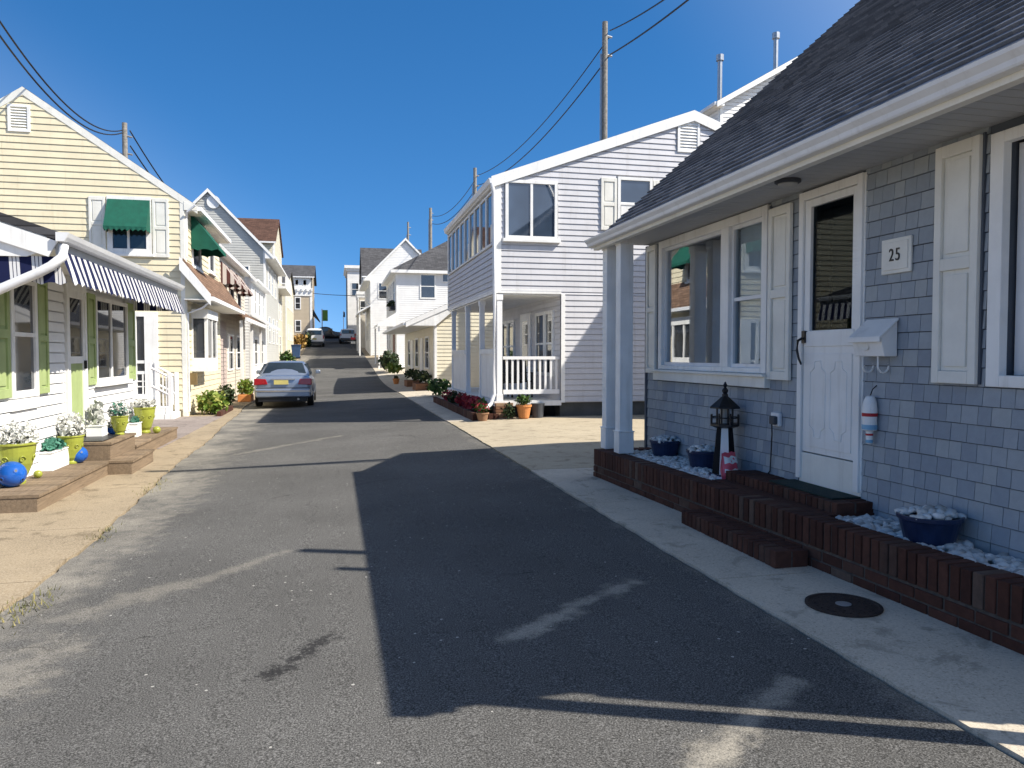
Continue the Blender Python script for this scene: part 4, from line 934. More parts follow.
# ------------------------------------------------------------------ generic house
def house(name, label, x0, x1, u0, u1, ze, ridge, zr, wall, roof, side, ov=.25, oh=.2, expo=.14, rx=None, trim='trim', street=True, base=None, soffit=None, cat='house'):
    """side: +1 stands on the right of the street (street face X = x0), -1 on the left (street face X = x1)"""
    t = thing(name, label, cat, ((x0+x1)/2, u0, gz((x0+x1)/2, u0)))
    zb = min(gz(x0, u0), gz(x1, u0))-.2 if base is None else base
    rx = (x0+x1)/2 if rx is None else rx
    b = MB(); b.box(x0+.01, x1-.01, u0+.01, u1, zb, ze)
    ru = (u0+u1)/2
    if ridge == 'y': b.prism([(x0+.01, u0+.01, ze), (x1-.01, u0+.01, ze), (rx, u0+.01, zr-.1)], (0, u1-u0-.01, 0))
    elif ridge == 'x': b.prism([(x0+.01, u0+.01, ze), (x0+.01, u1, ze), (x0+.01, ru, zr-.1)], (x1-x0-.02, 0, 0))
    b.build('wall', M[wall], t)
    fp = front(u0); b = MB(); sp_ = right(x0) if side > 0 else left(x1)
    out = [(x0, zb+.2), (x1, zb+.2), (x1, ze)]+([(rx, zr-.1)] if ridge == 'y' else [])+[(x0, ze)]
    clap(b, fp, out, expo)
    if street:
        so_ = [(u0, zb+.2), (u1, zb+.2), (u1, ze)]+([(ru, zr-.1)] if ridge == 'x' else [])+[(u0, ze)]
        clap(b, sp_, so_, expo)
    b.build('siding', M[wall], t)
    xs = x0 if side > 0 else x1; sg = -1 if side > 0 else 1
    b = MB(); zt = ze-.02
    b.box(min(xs, xs+sg*.03), max(xs, xs+sg*.03), u0+.005, u0+.11, zb, zt); b.box(xs-.1 if side < 0 else xs, xs if side < 0 else xs+.1, u0-.03, u0+.004, zb, zt); b.build('corner_trim', M[trim], t)
    if ridge == 'y':
        s1 = (zr-ze)/abs(rx-x0); s2 = (zr-ze)/abs(x1-rx)
        gable_roof(t, 'y', rx, x0-oh, x1+oh, u0-ov, u1+ov, zr, (ze-oh*s1+.04, ze-oh*s2+.04), .12, M[roof])
        rake_board(MB(), u0-ov-.004, [(x0-oh, ze-oh*s1+.03), (rx, zr-.01), (x1+oh, ze-oh*s2+.03)], .2, .03).build('rake_board', M[trim], t)
        if soffit:
            b = MB()
            for xa, za, xb, zb2 in ((x0-oh, ze-oh*s1-.09, rx, zr-.13), (rx, zr-.13, x1+oh, ze-oh*s2-.09)):
                b.h8([(xa, u0-ov, za-.02), (xb, u0-ov, zb2-.02), (xb, u0-.03, zb2-.02), (xa, u0-.03, za-.02), (xa, u0-ov, za-.005), (xb, u0-ov, zb2-.005), (xb, u0-.03, zb2-.005), (xa, u0-.03, za-.005)])
            b.build('soffit', M[soffit], t)
        e = xs+sg*oh; se = s1 if side > 0 else s2; zg = ze-oh*se+.02
        b = MB(); b.box(min(e, e+sg*.09), max(e, e+sg*.09), u0-ov, u1+ov, zg-.11, zg); b.build('gutter', M['gutter'], t)
        b = MB(); b.box(min(xs, e), max(xs, e), u0-ov, u1+ov, zg-.125, zg-.112); b.build('eave_soffit', M[trim], t)
        MB().prism([(xs, u0-max(ov, .04), zg-.11), (e, u0-max(ov, .04), zg-.11), (e, u0-max(ov, .04), zg-.06), (xs, u0-max(ov, .04), ze-.08)], (0, max(ov, .04)-.035, 0)).build('eave_return', M[trim], t)
    elif ridge == 'x':
        gable_roof(t, 'x', ru, u0-ov, u1+ov, x0-oh, x1+oh, zr, ze, .12, M[roof])
        MB().box(x0-oh, x1+oh, u0-ov-.06, u0-ov-.003, ze-.12, ze).build('gutter', M['gutter'], t)
    elif ridge == 'hip':
        c = min(x1-x0, u1-u0)/2+ov; a, bb, cc, d = (x0-ov, u0-ov), (x1+ov, u0-ov), (x1+ov, u1+ov), (x0-ov, u1+ov)
        r1, r2 = ((x0-ov+c, u0-ov+c), (x1+ov-c, u1+ov-c)); b = MB()
        p = [(*a, ze), (*bb, ze), (*cc, ze), (*d, ze), (*r1, zr), (*r2, zr)]
        if x1-x0 >= u1-u0: r2 = (x1+ov-c, u0-ov+c); p[5] = (*r2, zr); fs = [(0, 1, 5, 4), (1, 2, 5), (2, 3, 4, 5), (3, 0, 4)]
        else: r2 = (x0-ov+c, u1+ov-c); p[5] = (*r2, zr); fs = [(0, 1, 4), (1, 2, 5, 4), (2, 3, 5), (3, 0, 4, 5)]
        b.add(p, fs+[(3, 2, 1, 0)]); b.build('roof', M[roof], t)
        MB().box(x0-ov-.04, x1+ov+.04, u0-ov-.05, u1+ov+.05, ze-.2, ze-.004).build('fascia', M[trim], t)
    else:
        MB().box(x0-ov, x1+ov, u0-ov, u1+ov, ze, ze+.35).build('cornice', M[trim], t)
        MB().box(x0-ov*.5, x1+ov*.5, u0-ov*.5, u1+ov*.5, ze-.3, ze-.002).build('frieze', M[trim], t)
    return t, fp, sp_
def awning(parent, pl, s0, s1, z0, z1, dep, mat, name='awning', asthing=None, val=.12):
    b = MB()                                     # sloping canvas with closed cheeks and scalloped valance
    p = pl.p
    b.add([p(s0, z1, .03), p(s1, z1, .03), p(s1, z0+val, dep), p(s0, z0+val, dep), p(s0, z0+val, .03), p(s1, z0+val, .03)], [(0, 1, 2, 3), (0, 3, 4), (1, 5, 2)])
    n_ = max(4, int((s1-s0)/.12)*2)
    for a0, a1, fn in ((s0, s1, lambda a: (a, dep)),):
        vs = []; 
        for i in range(n_*3+1):
            a = a0+(a1-a0)*i/(n_*3); z = z0+.045*abs(math.cos(math.pi*i/6.)); vs += [p(a, z0+val, dep+.004), p(a, z, dep+.008+.006*math.sin(i))]
        b.add(vs, [(2*i, 2*i+1, 2*i+3, 2*i+2) for i in range(n_*3)])
    for a in (s0, s1):
        vs = []; m_ = 12
        for i in range(m_+1):
            d = .03+(dep-.03)*i/m_; vs += [p(a, z0+val, d), p(a, z0+.045*abs(math.cos(math.pi*i/6.)), d)]
        b.add(vs, [(2*i, 2*i+1, 2*i+3, 2*i+2) for i in range(m_)])
    return b.build(name, M[mat], parent)
# ================================================================== WHITE COTTAGE WITH STRIPED AWNING (left)
LV = -3.6; lp = left(LV)
lh_ = thing('awning_cottage', 'white lap sided cottage with lime shutters behind a weathered wooden deck', 'house', (LV-2, 12, -.14))
WU0, WU1 = 8.95, 15.3
b = MB(); b.box(-9.5, LV-.012, WU0+.4, WU1, -.14, 2.75); b.build('wall', M['whitewall'], lh_)
def L_(x): return ux(x, LV)
hw = [(L_(5), L_(34), .95, 2.45), (L_(63), L_(84.5), .2, 2.5), (L_(93), L_(125), 1.02, 2.42)]
b = clap(MB(), lp, [(WU0+.4, -.1), (WU1, -.1), (WU1, 2.74), (WU0+.4, 2.74)], .135, holes=hw, gap=.12)
clap(b, front(WU0+.4), [(-9.5, -.1), (LV, -.1), (LV, 2.74), (-9.5, 2.74)], .1); b.build('siding', M['whitewall'], lh_)
AV = -2.75
def zr_(v): return 2.78-.335*(v-AV)
b = MB(); b.h8([(-9.8, WU0-.05, zr_(-9.8)-.09), (AV-.04, WU0-.05, zr_(AV)-.09), (AV-.04, WU1-.1, zr_(AV)-.09), (-9.8, WU1-.1, zr_(-9.8)-.09), (-9.8, WU0-.05, zr_(-9.8)), (AV-.04, WU0-.05, zr_(AV)), (AV-.04, WU1-.1, zr_(AV)), (-9.8, WU1-.1, zr_(-9.8))]); b.build('roof', M['roof_gy'], lh_)
# white end panel under the roof slope
b = MB(); b.prism([(-9.8, WU0-.02, zr_(-9.8)-.1), (AV-.16, WU0-.02, zr_(AV-.16)-.1), (AV-.16, WU0-.02, 2.60), (AV-.35, WU0-.02, 2.52), (-9.8, WU0-.02, 2.52)], (0, .12, 0)); b.build('gable_panel', M['trim'], lh_)
b = MB(); b.h8([(-9.8, WU0-.05, zr_(-9.8)-.32), (AV-.14, WU0-.05, zr_(AV)-.26), (AV-.14, WU0-.022, zr_(AV)-.26), (-9.8, WU0-.022, zr_(-9.8)-.32), (-9.8, WU0-.05, zr_(-9.8)-.1), (AV-.05, WU0-.05, zr_(AV)-.1), (AV-.05, WU0-.022, zr_(AV)-.1), (-9.8, WU0-.022, zr_(-9.8)-.1)]); b.build('rake_board', M['trim'], lh_)
gu = MB().prism([(AV-.05, WU0-.08, 2.68), (AV+.03, WU0-.08, 2.685), (AV+.055, WU0-.08, 2.72), (AV+.075, WU0-.08, 2.765), (AV+.06, WU0-.08, 2.765), (AV-.05, WU0-.08, 2.74)], (0, WU1-WU0+.0, 0)).build('gutter', M['gutter'], lh_)
MB().prism([(AV-.052, WU0-.095, 2.675), (AV+.03, WU0-.095, 2.68), (AV+.075, WU0-.095, 2.77), (AV-.052, WU0-.095, 2.77)], (0, .014, 0)).build('end_cap', M['gutter'], gu)
MB().box(AV-.085, AV-.055, WU0, WU1-.1, 2.55, 2.69).build('fascia', M['soffit'], lh_)
MB().box(AV-.2, AV-.088, WU0, WU1-.1, 2.60, 2.62).build('eave_soffit', M['white'], lh_)
MB().box(LV, AV-.2, WU0+.12, WU1-.1, 2.60, 2.62).build('ceiling', M['white'], lh_)
MB().tube([(AV+.0, WU0-.02, 2.64), (AV+.0, WU0-.06, 2.52), (AV-.10, WU0-.08, 2.42), PY(38, 273, WU0-.08), PY(-30, 302, WU0-.08), PY(-60, 330, WU0-.08)], .05, 10).build('downspout', M['gutter'], lh_, smooth=True)
aw = thing('striped_awning', 'navy and white striped canvas awning hung under the white gutter', 'awning', (AV, WU0, 2.3))
q = random.Random(4)
def scal(a): return .03*abs(math.sin(a*math.pi/.17))
def strip(pf, n_):
    b = MB(); vs = []
    for i in range(n_+1):
        t = i/n_
        for r_ in range(4): vs.append(pf(t, r_/3.))
    return b.add(vs, [(i*4+j, i*4+j+1, i*4+j+5, i*4+j+4) for i in range(n_) for j in range(3)])
def pf1(t, r): u = WU0+.0+(WU1-.15-WU0)*t; return (AV-.052+.14*r+.012*math.sin(u*9)*r, u, 2.60-.34*r+(scal(u)-.03)*(r > .99))
strip(pf1, 360).build('front_canvas', M['stripe'], aw)
def pf2(t, r): v = AV-.08-2.2*t; return (v+.1*r*(1-t), WU0+.01-.02*r, 2.53-.27*r+(scal(v)-.03)*(r > .99))
strip(pf2, 120).build('end_canvas', M['stripe'], aw)
def pf3(t, r): v = AV-.08-(.75)*t; return (v, WU1-.16, 2.60-.3*r)
strip(pf3, 30).build('end_canvas', M['stripe'], aw)
window(lh_, lp, L_(6.5), L_(33.5), 1.0, 2.42, fw=.085, gm='pane', sill=False, rail=1.74)
b = MB(); b.ob(lp, L_(6.5), L_(34), .86, .995, 0, .05); b.build('sill', M['trim'], lh_)
shutter(lh_, lp, L_(-12), L_(5.5), 1.02, 2.45, 'lime'); shutter(lh_, lp, L_(34.5), L_(44.5), 1.02, 2.45, 'lime', split=.48)
shutter(lh_, lp, L_(84.8), L_(92.6), 1.05, 2.42, 'lime', split=.48); shutter(lh_, lp, L_(125.5), L_(132.5), 1.05, 2.42, 'lime', split=.48)
window(lh_, lp, L_(93), L_(125), 1.08, 2.40, fw=.06, gm='pane', mid=False, mull=(L_(109),), sill=True)
a0, a1 = L_(64), L_(84)
b = MB(); b.ob(lp, a0, a0+.09, .32, 2.5, 0, .05); b.ob(lp, a1-.08, a1, .32, 2.5, 0, .05); b.ob(lp, a0+.09, a1-.08, 2.4, 2.5, 0, .05); b.build('door_frame', M['trim'], lh_)
b = MB(); c0, c1 = a0+.09, a1-.08
b.ob(lp, c0, c0+.07, .33, 2.4, .005, .035); b.ob(lp, c1-.07, c1, .33, 2.4, .005, .035); b.ob(lp, c0+.07, c1-.07, 2.3, 2.4, .005, .035); b.ob(lp, c0+.07, c1-.07, 1.38, 1.48, .005, .035); b.ob(lp, c0+.07, c1-.07, .33, .45, .005, .035)
sd = b.build('storm_door', M['trim'], lh_); MB().ob(lp, c0+.07, c1-.07, 1.48, 2.3, .008, .015).build('pane', M['pane'], sd); MB().ob(lp, c0+.07, c1-.07, .45, 1.38, .008, .016).build('green_panel', M['lime'], sd)
MB().ob(lp, c1-.05, c1-.02, 1.3, 1.42, .036, .07).build('handle', M['black'], sd)
# decks
def deck(name, label, x0, x1, u0, u1, z0, z1, along='x'):
    t = thing(name, label, 'deck' if 'step' not in name else 'step', ((x0+x1)/2, (u0+u1)/2, z0))
    b = MB(); a = u0
    q = random.Random(int(u0*10))
    while a < u1-.01:
        e = min(a+.14, u1); b.box(x0, x1+.02, a+.003, e-.003, z1-.032, z1+q.uniform(-.002, .002)); a = e
    b.build('board', M['wood'], t); b = MB(); b.box(x1-.03, x1, u0+.01, u1-.01, z0, z1-.034); b.box(x0, x1-.032, u0+.01, u0+.04, z0, z1-.034); b.box(x0, x1-.032, u1-.04, u1-.01, z0, z1-.034); b.build('skirt', M['wood'], t)
    return t
DZ = .055; PZ = .30; FZ = .10
deck('deck', 'low weathered deck nearest the camera holding the big lime pot', LV+.03, -3.02, 8.82, 11.48, -.135, DZ)
deck('platform_step', 'raised wooden landing in front of the cottage storm door', LV+.03, -3.02, 11.5, 12.85, -.135, PZ)
deck('wooden_step', 'lower wooden step standing on the sandy sidewalk', -3.015, -2.72, 11.36, 12.66, -.135, .065)
deck('deck', 'low far wooden deck between the landing and the mauve pavers', LV+.03, -3.02, 12.87, 16.1, -.135, FZ)
MB().box(-3.58, -3.14, 11.6, 12.5, PZ+.003, PZ+.014).build('doormat', M['black']); o = [x for x in bpy.data.objects if x.name.startswith('doormat')][-1]; tag(o, 'black mat lying on the raised wooden landing', 'doormat')
def limepot(label, px, py, z, r, h, seed, parts=True, fl='flower', lf='silverleaf', n_=150, hh=.16, at=None):
    c = at or G(px, py, z); t = thing('glazed_pot', label, 'flower pot', c, 'lime glazed pots along the deck')
    MB().lathe(c, [(r*.50, 0), (r*.52, h*.07), (r*.42, h*.11), (r*.60, h*.22), (r*.80, h*.5), (r*.92, h*.8), (r*.95, h*.93), (r*1.03, h*.95), (r*1.03, h), (r*.92, h), (r*.88, h*.9)], 32).build('pot', M['limepot'], t, bevel=.004)
    b = MB()
    for k in range(8):                                # raised scrolls
        a0 = 6.2832*k/8; pts = []
        for i in range(15):
            s = i/14.*6.5; rr = r*.17*(1-i/20.); aa = a0+rr*math.cos(s)/r; z_ = h*.62+rr*math.sin(s); ra = r*(.80+.12*(z_/h-.5)/.3)+.004
            pts.append((c[0]+ra*math.cos(aa), c[1]+ra*math.sin(aa), c[2]+z_))
        b.tube(pts, .008, 5)
    o_s = b.build('scrollwork', M['limepot'], t, smooth=True); o_s['kind'] = 'stuff'
    MB().leaves((c[0], c[1], c[2]+h+hh*.4), (r*1.0, r*1.0, hh*.8), n_, .07, seed, .2, .3).build('foliage', M[lf], t)
    if fl: MB().leaves((c[0], c[1], c[2]+h+hh*.5), (r*1.2, r*1.1, hh), n_*5, .034, seed+1, 0, .6, 1.1).build('flowers', M[fl], t)
    return t
limepot('biggest lime pot of white flowers behind the first blue sphere', 13, 484, DZ, .25, .47, 1)
limepot('lime pot of white flowers between the white planter box and a blue sphere', 67, 461, DZ, .165, .38, 3, hh=.2, at=(-3.44, 11.28, DZ))
limepot('lime pot with white and teal plants behind the raised landing', 123, 435, PZ, .13, .29, 5, lf='teal', hh=.14, at=(-3.17, 12.6, PZ))
limepot('farthest lime pot of white flowers beside a small lime ball', 143, 430, .03, .185, .47, 7, hh=.10, n_=100, at=(-3.34, ux(143.5, -3.34), FZ))
def sphere(label, px, py, z, r, mat='blue', name='ceramic_sphere', holes=True, group='cobalt ceramic spheres', at=None):
    c = at or G(px, py, z); t = thing(name, label, 'ornament', c, group)
    b = MB(); bm = bmesh.new(); bmesh.ops.create_uvsphere(bm, u_segments=32, v_segments=20, radius=r); bm.verts.index_update()
    b.add([(c[0]+v.co.x, c[1]+v.co.y, c[2]+r*.97+v.co.z*.97) for v in bm.verts], [tuple(v.index for v in f_.verts) for f_ in bm.faces]); bm.free(); b.build('globe', M[mat], t, smooth=True)
    if holes:
        for d in ((.55, -.75, .35), (-.35, -.9, -.25), (.8, -.35, -.35)):
            d = Vector(d).normalized(); p = Vector((c[0], c[1], c[2]+r*.97)); b = MB(); b.tube([p+d*r*.93, p+d*r*1.02], [r*.17, r*.16], 12); b.build('rim', M[mat], t); b = MB(); b.tube([p+d*r*1.0, p+d*r*1.024], r*.1, 12); b.build('opening', M['black'], t)
    return t
sphere('cobalt blue pierced sphere at the near end of the deck', 12, 487, DZ, .145)
sphere('cobalt blue pierced sphere tucked beside the raised landing', 86, 460, DZ, .115, at=(-3.36, 11.32, DZ))
sphere('small lime ceramic ball in front of the first white planter box', 38, 478, DZ, .048, 'limepot', 'ceramic_ball', False, 'small lime balls')
sphere('small lime ceramic ball beside the farthest lime pot', 156, 431, .03, .065, 'limepot', 'ceramic_ball', False, 'small lime balls', at=(-3.12, ux(155.5, -3.12), FZ))
def planter(label, px, py, z, w_, d, h, leaf, n_, hh, seed, at=None):
    c = at or G(px, py, z); x, y, zz = c; t = thing('planter_box', label, 'planter', c, 'white planter boxes along the deck')
    b = MB(); b.box(x-w_/2, x+w_/2, y-d/2, y+d/2, zz, zz+h*.93); b.build('box', M['trim'], t, bevel=.005)
    b = MB(); b.box(x-w_/2-.012, x+w_/2+.012, y-d/2-.012, y+d/2+.012, zz+h*.931, zz+h); b.build('lip', M['trim'], t, bevel=.004)
    MB().leaves((x, y, zz+h+hh*.4), (w_*.5, d*.5, hh*.7), n_, .06, seed, .4, .2).build('foliage', M[leaf], t); return t
planter('white planter box of teal succulents beside the biggest lime pot', 53, 468, DZ, .19, .62, .24, 'teal', 420, .12, 1)
planter('white planter box of silver leaves on the raised landing', 97, 436.5, PZ, .22, .26, .17, 'silverleaf', 220, .34, 2)
planter('white planter box between the two farthest lime pots', 134.5, 433, .03, .13, .3, .24, 'teal', 90, .08, 3, at=(-3.36, ux(134, -3.36), FZ))
c = G(115, 434, PZ); t = thing('blue_bowl', 'wide cobalt blue bowl at the back of the raised landing', 'bowl', c); MB().lathe(c, [(.07, 0), (.09, .02), (.14, .10), (.145, .105), (.13, .10)], 24).build('bowl', M['blue'], t); MB().leaves((c[0], c[1], c[2]+.14), (.12, .12, .07), 80, .05, 3).build('foliage', M['silverleaf'], t)

# ================================================================== CREAM YELLOW HOUSE (left)
YU = 21.8; YV = -3.83; yf = front(YU); yl = left(YV)
yx0 = -11.3
yh, _, _ = house('yellow_house', 'cream yellow vinyl house with green canvas awnings and brown skirt roof', yx0, YV, YU, 27.9, 5.62, 'y', 8.22, 'yellow', 'roof_gy', -1, ov=.0, oh=.33, expo=.165, base=-.15, trim='cov')
vent(yh, yf, vx(14, YU), vx(36, YU), PY(20, 132, YU)[2], PY(20, 105, YU)[2])
V_ = lambda x: vx(x, YU)
Z_ = lambda y, x=100: PY(x, y, YU)[2]
w_ = window(yh, yf, V_(110), V_(154), 4.12, Z_(197, 130), fw=.13, mid=False, mull=(V_(131),), sill=True, gm='carglass')
shutter(yh, yf, V_(92), V_(108.5), 4.2, Z_(197), 'cov'); shutter(yh, yf, V_(155), V_(171), 4.05, Z_(199, 160), 'cov')
g1 = awning(None, yf, V_(111), V_(153), Z_(234, 130), Z_(198, 130), .5, 'green'); tag(g1, 'green canvas awning over the gable window of the yellow house', 'awning')
window(yh, yl, 22.7, 24.0, 3.95, 5.3, sill=True)
window(yh, yl, 25.6, 26.7, 4.1, 5.3, sill=True)
g2 = awning(None, yl, 22.6, 24.15, Z_(247, 190)+.02, 5.38, .72, 'green'); tag(g2, 'green canvas awning on the street side of the yellow house', 'awning')
MB().tube([(YV+.30, YU-.14, 5.42), (YV+.1, YU-.1, 5.25), (YV+.04, YU+.06, 5.1), (YV+.04, YU+.06, 4.1)], .03, 8).build('downspout', M['gutter'], yh)
# brown skirt roof
b = MB(); b.h8([(YV-.02, YU-.2, 3.95), (-3.2, YU-.2, 3.02), (-3.2, 28.9, 3.02), (YV-.02, 28.9, 3.95), (YV-.02, YU-.2, 4.03), (-3.2, YU-.2, 3.10), (-3.2, 28.9, 3.10), (YV-.02, 28.9, 4.03)]); b.build('skirt_roof', M['roof_by'], yh); MB().prism([(YV, YU-.02, 2.97), (-3.24, YU-.02, 2.99), (-3.24, YU-.02, 3.06), (YV, YU-.02, 3.97)], (0, .1, 0)).build('skirt_end', M['yellow'], yh)
b = MB(); b.h8([(YV-.1, YU-.24, 3.72), (-3.17, YU-.24, 2.80), (-3.17, YU-.203, 2.80), (YV-.1, YU-.203, 3.72), (YV-.1, YU-.24, 4.06), (-3.17, YU-.24, 3.10), (-3.17, YU-.203, 3.10), (YV-.1, YU-.203, 4.06)]); b.box(YV, -3.2, YU-.2, 28.9, 2.95, 2.97); b.build('skirt_fascia', M['trim'], yh)
b = MB(); b.box(-3.2, -3.1, YU-.2, 28.9, 2.93, 3.04); b.tube([(-3.15, YU-.1, 2.95), (-3.4, YU-.02, 2.75), (YV+.05, YU+.03, 2.6), (YV+.05, YU+.03, 0)], .028, 8); b.build('gutter', M['gutter'], yh)
# bay window, door, stoop
b = MB(); b.box(YV, -3.4, 22.5, 24.3, 1.05, 1.42); b.box(YV, -3.38, 22.45, 24.35, 2.5, 2.75); b.box(-3.48, -3.4, 22.5, 22.58, 1.42, 2.5); b.box(YV, YV+.06, 22.5, 22.58, 1.42, 2.5); b.box(-3.48, -3.4, 24.22, 24.3, 1.42, 2.5); b.box(-3.48, -3.4, 23.36, 23.44, 1.42, 2.5); by_ = b.build('bay_window', M['trim'], yh)
b = MB(); b.box(YV+.06, -3.48, 22.53, 22.55, 1.42, 2.5); b.build('pane', M['pane'], by_); b = MB(); b.box(-3.45, -3.43, 22.58, 24.22, 1.42, 2.5); b.build('pane', M['pane'], by_)
MB().box(YV+.02, -3.62, 22.0, 22.18, .7, 1.02).build('mail_slot', M['bronze'], yh)
d0, d1 = V_(134), V_(158.5)
b = MB(); b.ob(yf, d0-.02, d0+.08, .35, 2.62, .02, .08); b.ob(yf, d1-.32, d1, .35, 2.62, .02, .08); b.ob(yf, d0+.08, d1-.32, 2.5, 2.62, .02, .08); b.ob(yf, d0+.08, d1-.32, 1.28, 1.36, .02, .07); b.ob(yf, d0+.08, d1-.32, 1.0, 1.08, .02, .07); b.ob(yf, d0+.08, d1-.32, .35, .48, .02, .07)
for i in range(3): x = d0+.2+i*.1; b.ob(yf, x, x+.035, .48, 1.0, .02, .065)
b.ob(yf, d0+.08, d1-.32, .66, .69, .02, .06); b.ob(yf, d0+.08, d1-.32, .8, .83, .02, .06)
sd = b.build('screen_door', M['trim'], yh); b = MB(); b.ob(yf, d0+.08, d1-.32, .48, 2.5, .022, .03); b.build('mesh_panel', M['pane'], sd)
st = thing('stoop', 'white wooden stoop with railings at the screen door of the yellow house', 'stoop', (V_(160), YU-.6, -.1))
b = MB(); b.box(V_(134), V_(160), YU-1.0, YU-.06, -.12, .33); b.box(V_(160), V_(160)+.28, YU-1.0, YU-.1, -.12, .16); b.box(V_(160)+.29, V_(160)+.5, YU-1.0, YU-.1, -.12, .02); b.build('steps', M['trim'], st)
for x, zt in ((V_(160)-.06, 1.32), (V_(160)+.42, 1.05)):
    for yy in (YU-.98, YU-.16): MB().box(x-.045, x+.045, yy, yy+.09, -.12, zt).build('newel', M['rail'], st)
for yy in (YU-.95, YU-.13):
    b = MB()
    for z_ in (.5, .95): b.tube([(V_(160)-.06, yy, z_+.25), (V_(160)+.42, yy, z_-.02)], .03, 6)
    for i in range(5): x = V_(160)-.0+i*.085; b.box(x-.015, x+.015, yy-.015, yy+.015, .2, 1.12-i*.05)
    b.build('railing', M['rail'], st)
plant('garden_bush', 'bright yellow green bush beside the bay window of the yellow house', 'shrub', (-3.3, 22.5, -.13), (.42, .55, .32), 700, .09, 'leafy', seed=3)
plant('low_shrub', 'dark reddish shrub beyond the bright bush', 'shrub', (-3.35, 25.6, -.13), (.3, .5, .35), 350, .09, 'leafd', seed=5)
b = MB(); q = random.Random(12); a = YU-.3
while a < 24: brick(b, left(-2.95), a, a+.19, -.13, .0, -.1, 0); a += .2
o = b.build('brick_edging', M['brick']); tag(o, 'low line of dark edging bricks under the bright bush', 'edging')
c = (-3.0, 28.6, -.13); t = thing('flower_trough', 'terracotta trough of yellow green plants by the mauve house', 'planter', c)
MB().box(-3.3, -2.85, 28.1, 29.0, -.13, .12).build('trough', M['terra'], t, bevel=.02); MB().leaves((-3.07, 28.55, .35), (.3, .5, .3), 260, .1, 4, .5, .2).build('foliage', M['leafy'], t)

# ================================================================== FARTHER HOUSES, LEFT
def pane_row(parent, pl, ss, wd, z0, z1, **k):
    for s in ss: window(parent, pl, s, s+wd, z0, z1, **k)
mh_, mf, ml = house('mauve_house', 'mauve and beige house with maroon striped window awnings', -9, -3.95, 28.4, 36.5, 5.3, 'y', 7.3, 'beige', 'roof_by', -1, expo=.15, street=True)
pane_row(mh_, ml, (29.2, 31.3, 33.6), 1.2, 3.5, 4.7, gm='dark_in')
for i, (s, lb) in enumerate(((29.1, 'nearest'), (31.2, 'middle'), (33.5, 'farthest'))):
    o = awning(None, ml, s, s+1.4, 4.0, 4.85, .55, 'stripe2'); tag(o, lb+' of the maroon striped window awnings on the mauve house', 'awning', 'maroon striped awnings')
pane_row(mh_, ml, (30.6, 33.2), 1.6, .9, 2.3)
clap(MB(), left(-3.93), [(28.4, -.1), (30.2, -.1), (30.2, 2.7), (28.4, 2.7)], .15).build('lower_siding', M['pinkb'], mh_)
b = MB(); b.h8([(-3.95, 28.95, 3.3), (-3.1, 28.95, 2.75), (-3.1, 36.5, 2.75), (-3.95, 36.5, 3.3), (-3.95, 28.95, 3.4), (-3.1, 28.95, 2.85), (-3.1, 36.5, 2.85), (-3.95, 36.5, 3.4)]); b.build('skirt_roof', M['roof_by'], mh_)
MB().box(-3.1, -3.02, 28.9, 36.5, 2.70, 2.84).build('gutter', M['gutter'], mh_)
b = MB()
for a in (29.0, 32.5, 36.3): MB().box(-3.3, -3.2, a, a+.1, -.2, 2.74).build('post', M['trim'], mh_)
wg, wgf, wgl = house('white_gable_house', 'plain white house with a sharp low white gable beyond the mauve house', -8.6, -3.75, 37.6, 44.8, 5.25, 'y', 7.75, 'whitewall', 'roof_gy', -1, ov=.15, oh=.25)
pane_row(wg, wgl, (38.4, 40.6, 42.8), 1.0, 3.4, 4.7); pane_row(wg, wgl, (38.4, 41.6), 1.4, 1.0, 2.3); window(wg, wgf, -6.8, -5.9, 4.0, 5.3)
b = MB(); b.h8([(-3.75, 37.5, 3.3), (-2.95, 37.5, 2.85), (-2.95, 44.8, 2.85), (-3.75, 44.8, 3.3), (-3.75, 37.5, 3.4), (-2.95, 37.5, 2.95), (-2.95, 44.8, 2.95), (-3.75, 44.8, 3.4)]); b.build('skirt_roof', M['trim'], wg)
tg, tgf, tgl = house('tall_gable_house', 'tall beige house whose steep gable has a dark soffit and round vent', -9.9, -3.85, 46.4, 56.5, 7.65, 'y', 10.85, 'greys', 'roof_gy', -1, ov=.16, oh=.5)
c = PY(213.5, 202, 46.34); b = MB()
for i in range(24):
    a, e = 6.2832*i/24, 6.2832*(i+1)/24
    b.h8([(c[0]+r_*math.cos(an), y_, c[2]+r_*math.sin(an)) for y_ in (46.30, 46.37) for r_, an in ((.26, a), (.36, a), (.36, e), (.26, e))])
rv = b.build('round_vent', M['trim'], tg); MB().tube([(c[0], 46.30, c[2]), (c[0], 46.36, c[2])], .26, 20).build('louvre', M['gutter'], rv)
pane_row(tg, tgl, (48, 50.5, 53), 1.2, 5.2, 6.8); pane_row(tg, tgl, (48, 51, 54), 1.2, 2.2, 3.8); window(tg, tgf, -5.6, -4.7, 5.2, 6.6)
br_, bf, bl_ = house('brown_roof_house', 'tall pale house with a dark brown roof behind the steep gable', -9.5, -4.2, 58, 66, 9.6, 'x', 11.9, 'cream', 'roof_bx', -1, ov=.3, oh=.15)
pane_row(br_, bl_, (59, 61.5, 64), 1.2, 7.2, 8.7); pane_row(br_, bl_, (59, 61.5, 64), 1.2, 4.2, 5.7); pane_row(br_, bl_, (59, 62), 1.6, 1.6, 3.0)
MB().box(-4.2, -3.4, 58, 65.5, 6.3, 6.5).build('balcony', M['trim'], br_)
b = MB()
for a in range(16): b.box(-3.45, -3.41, 58+a*.5, 58.04+a*.5, 6.5, 7.3)
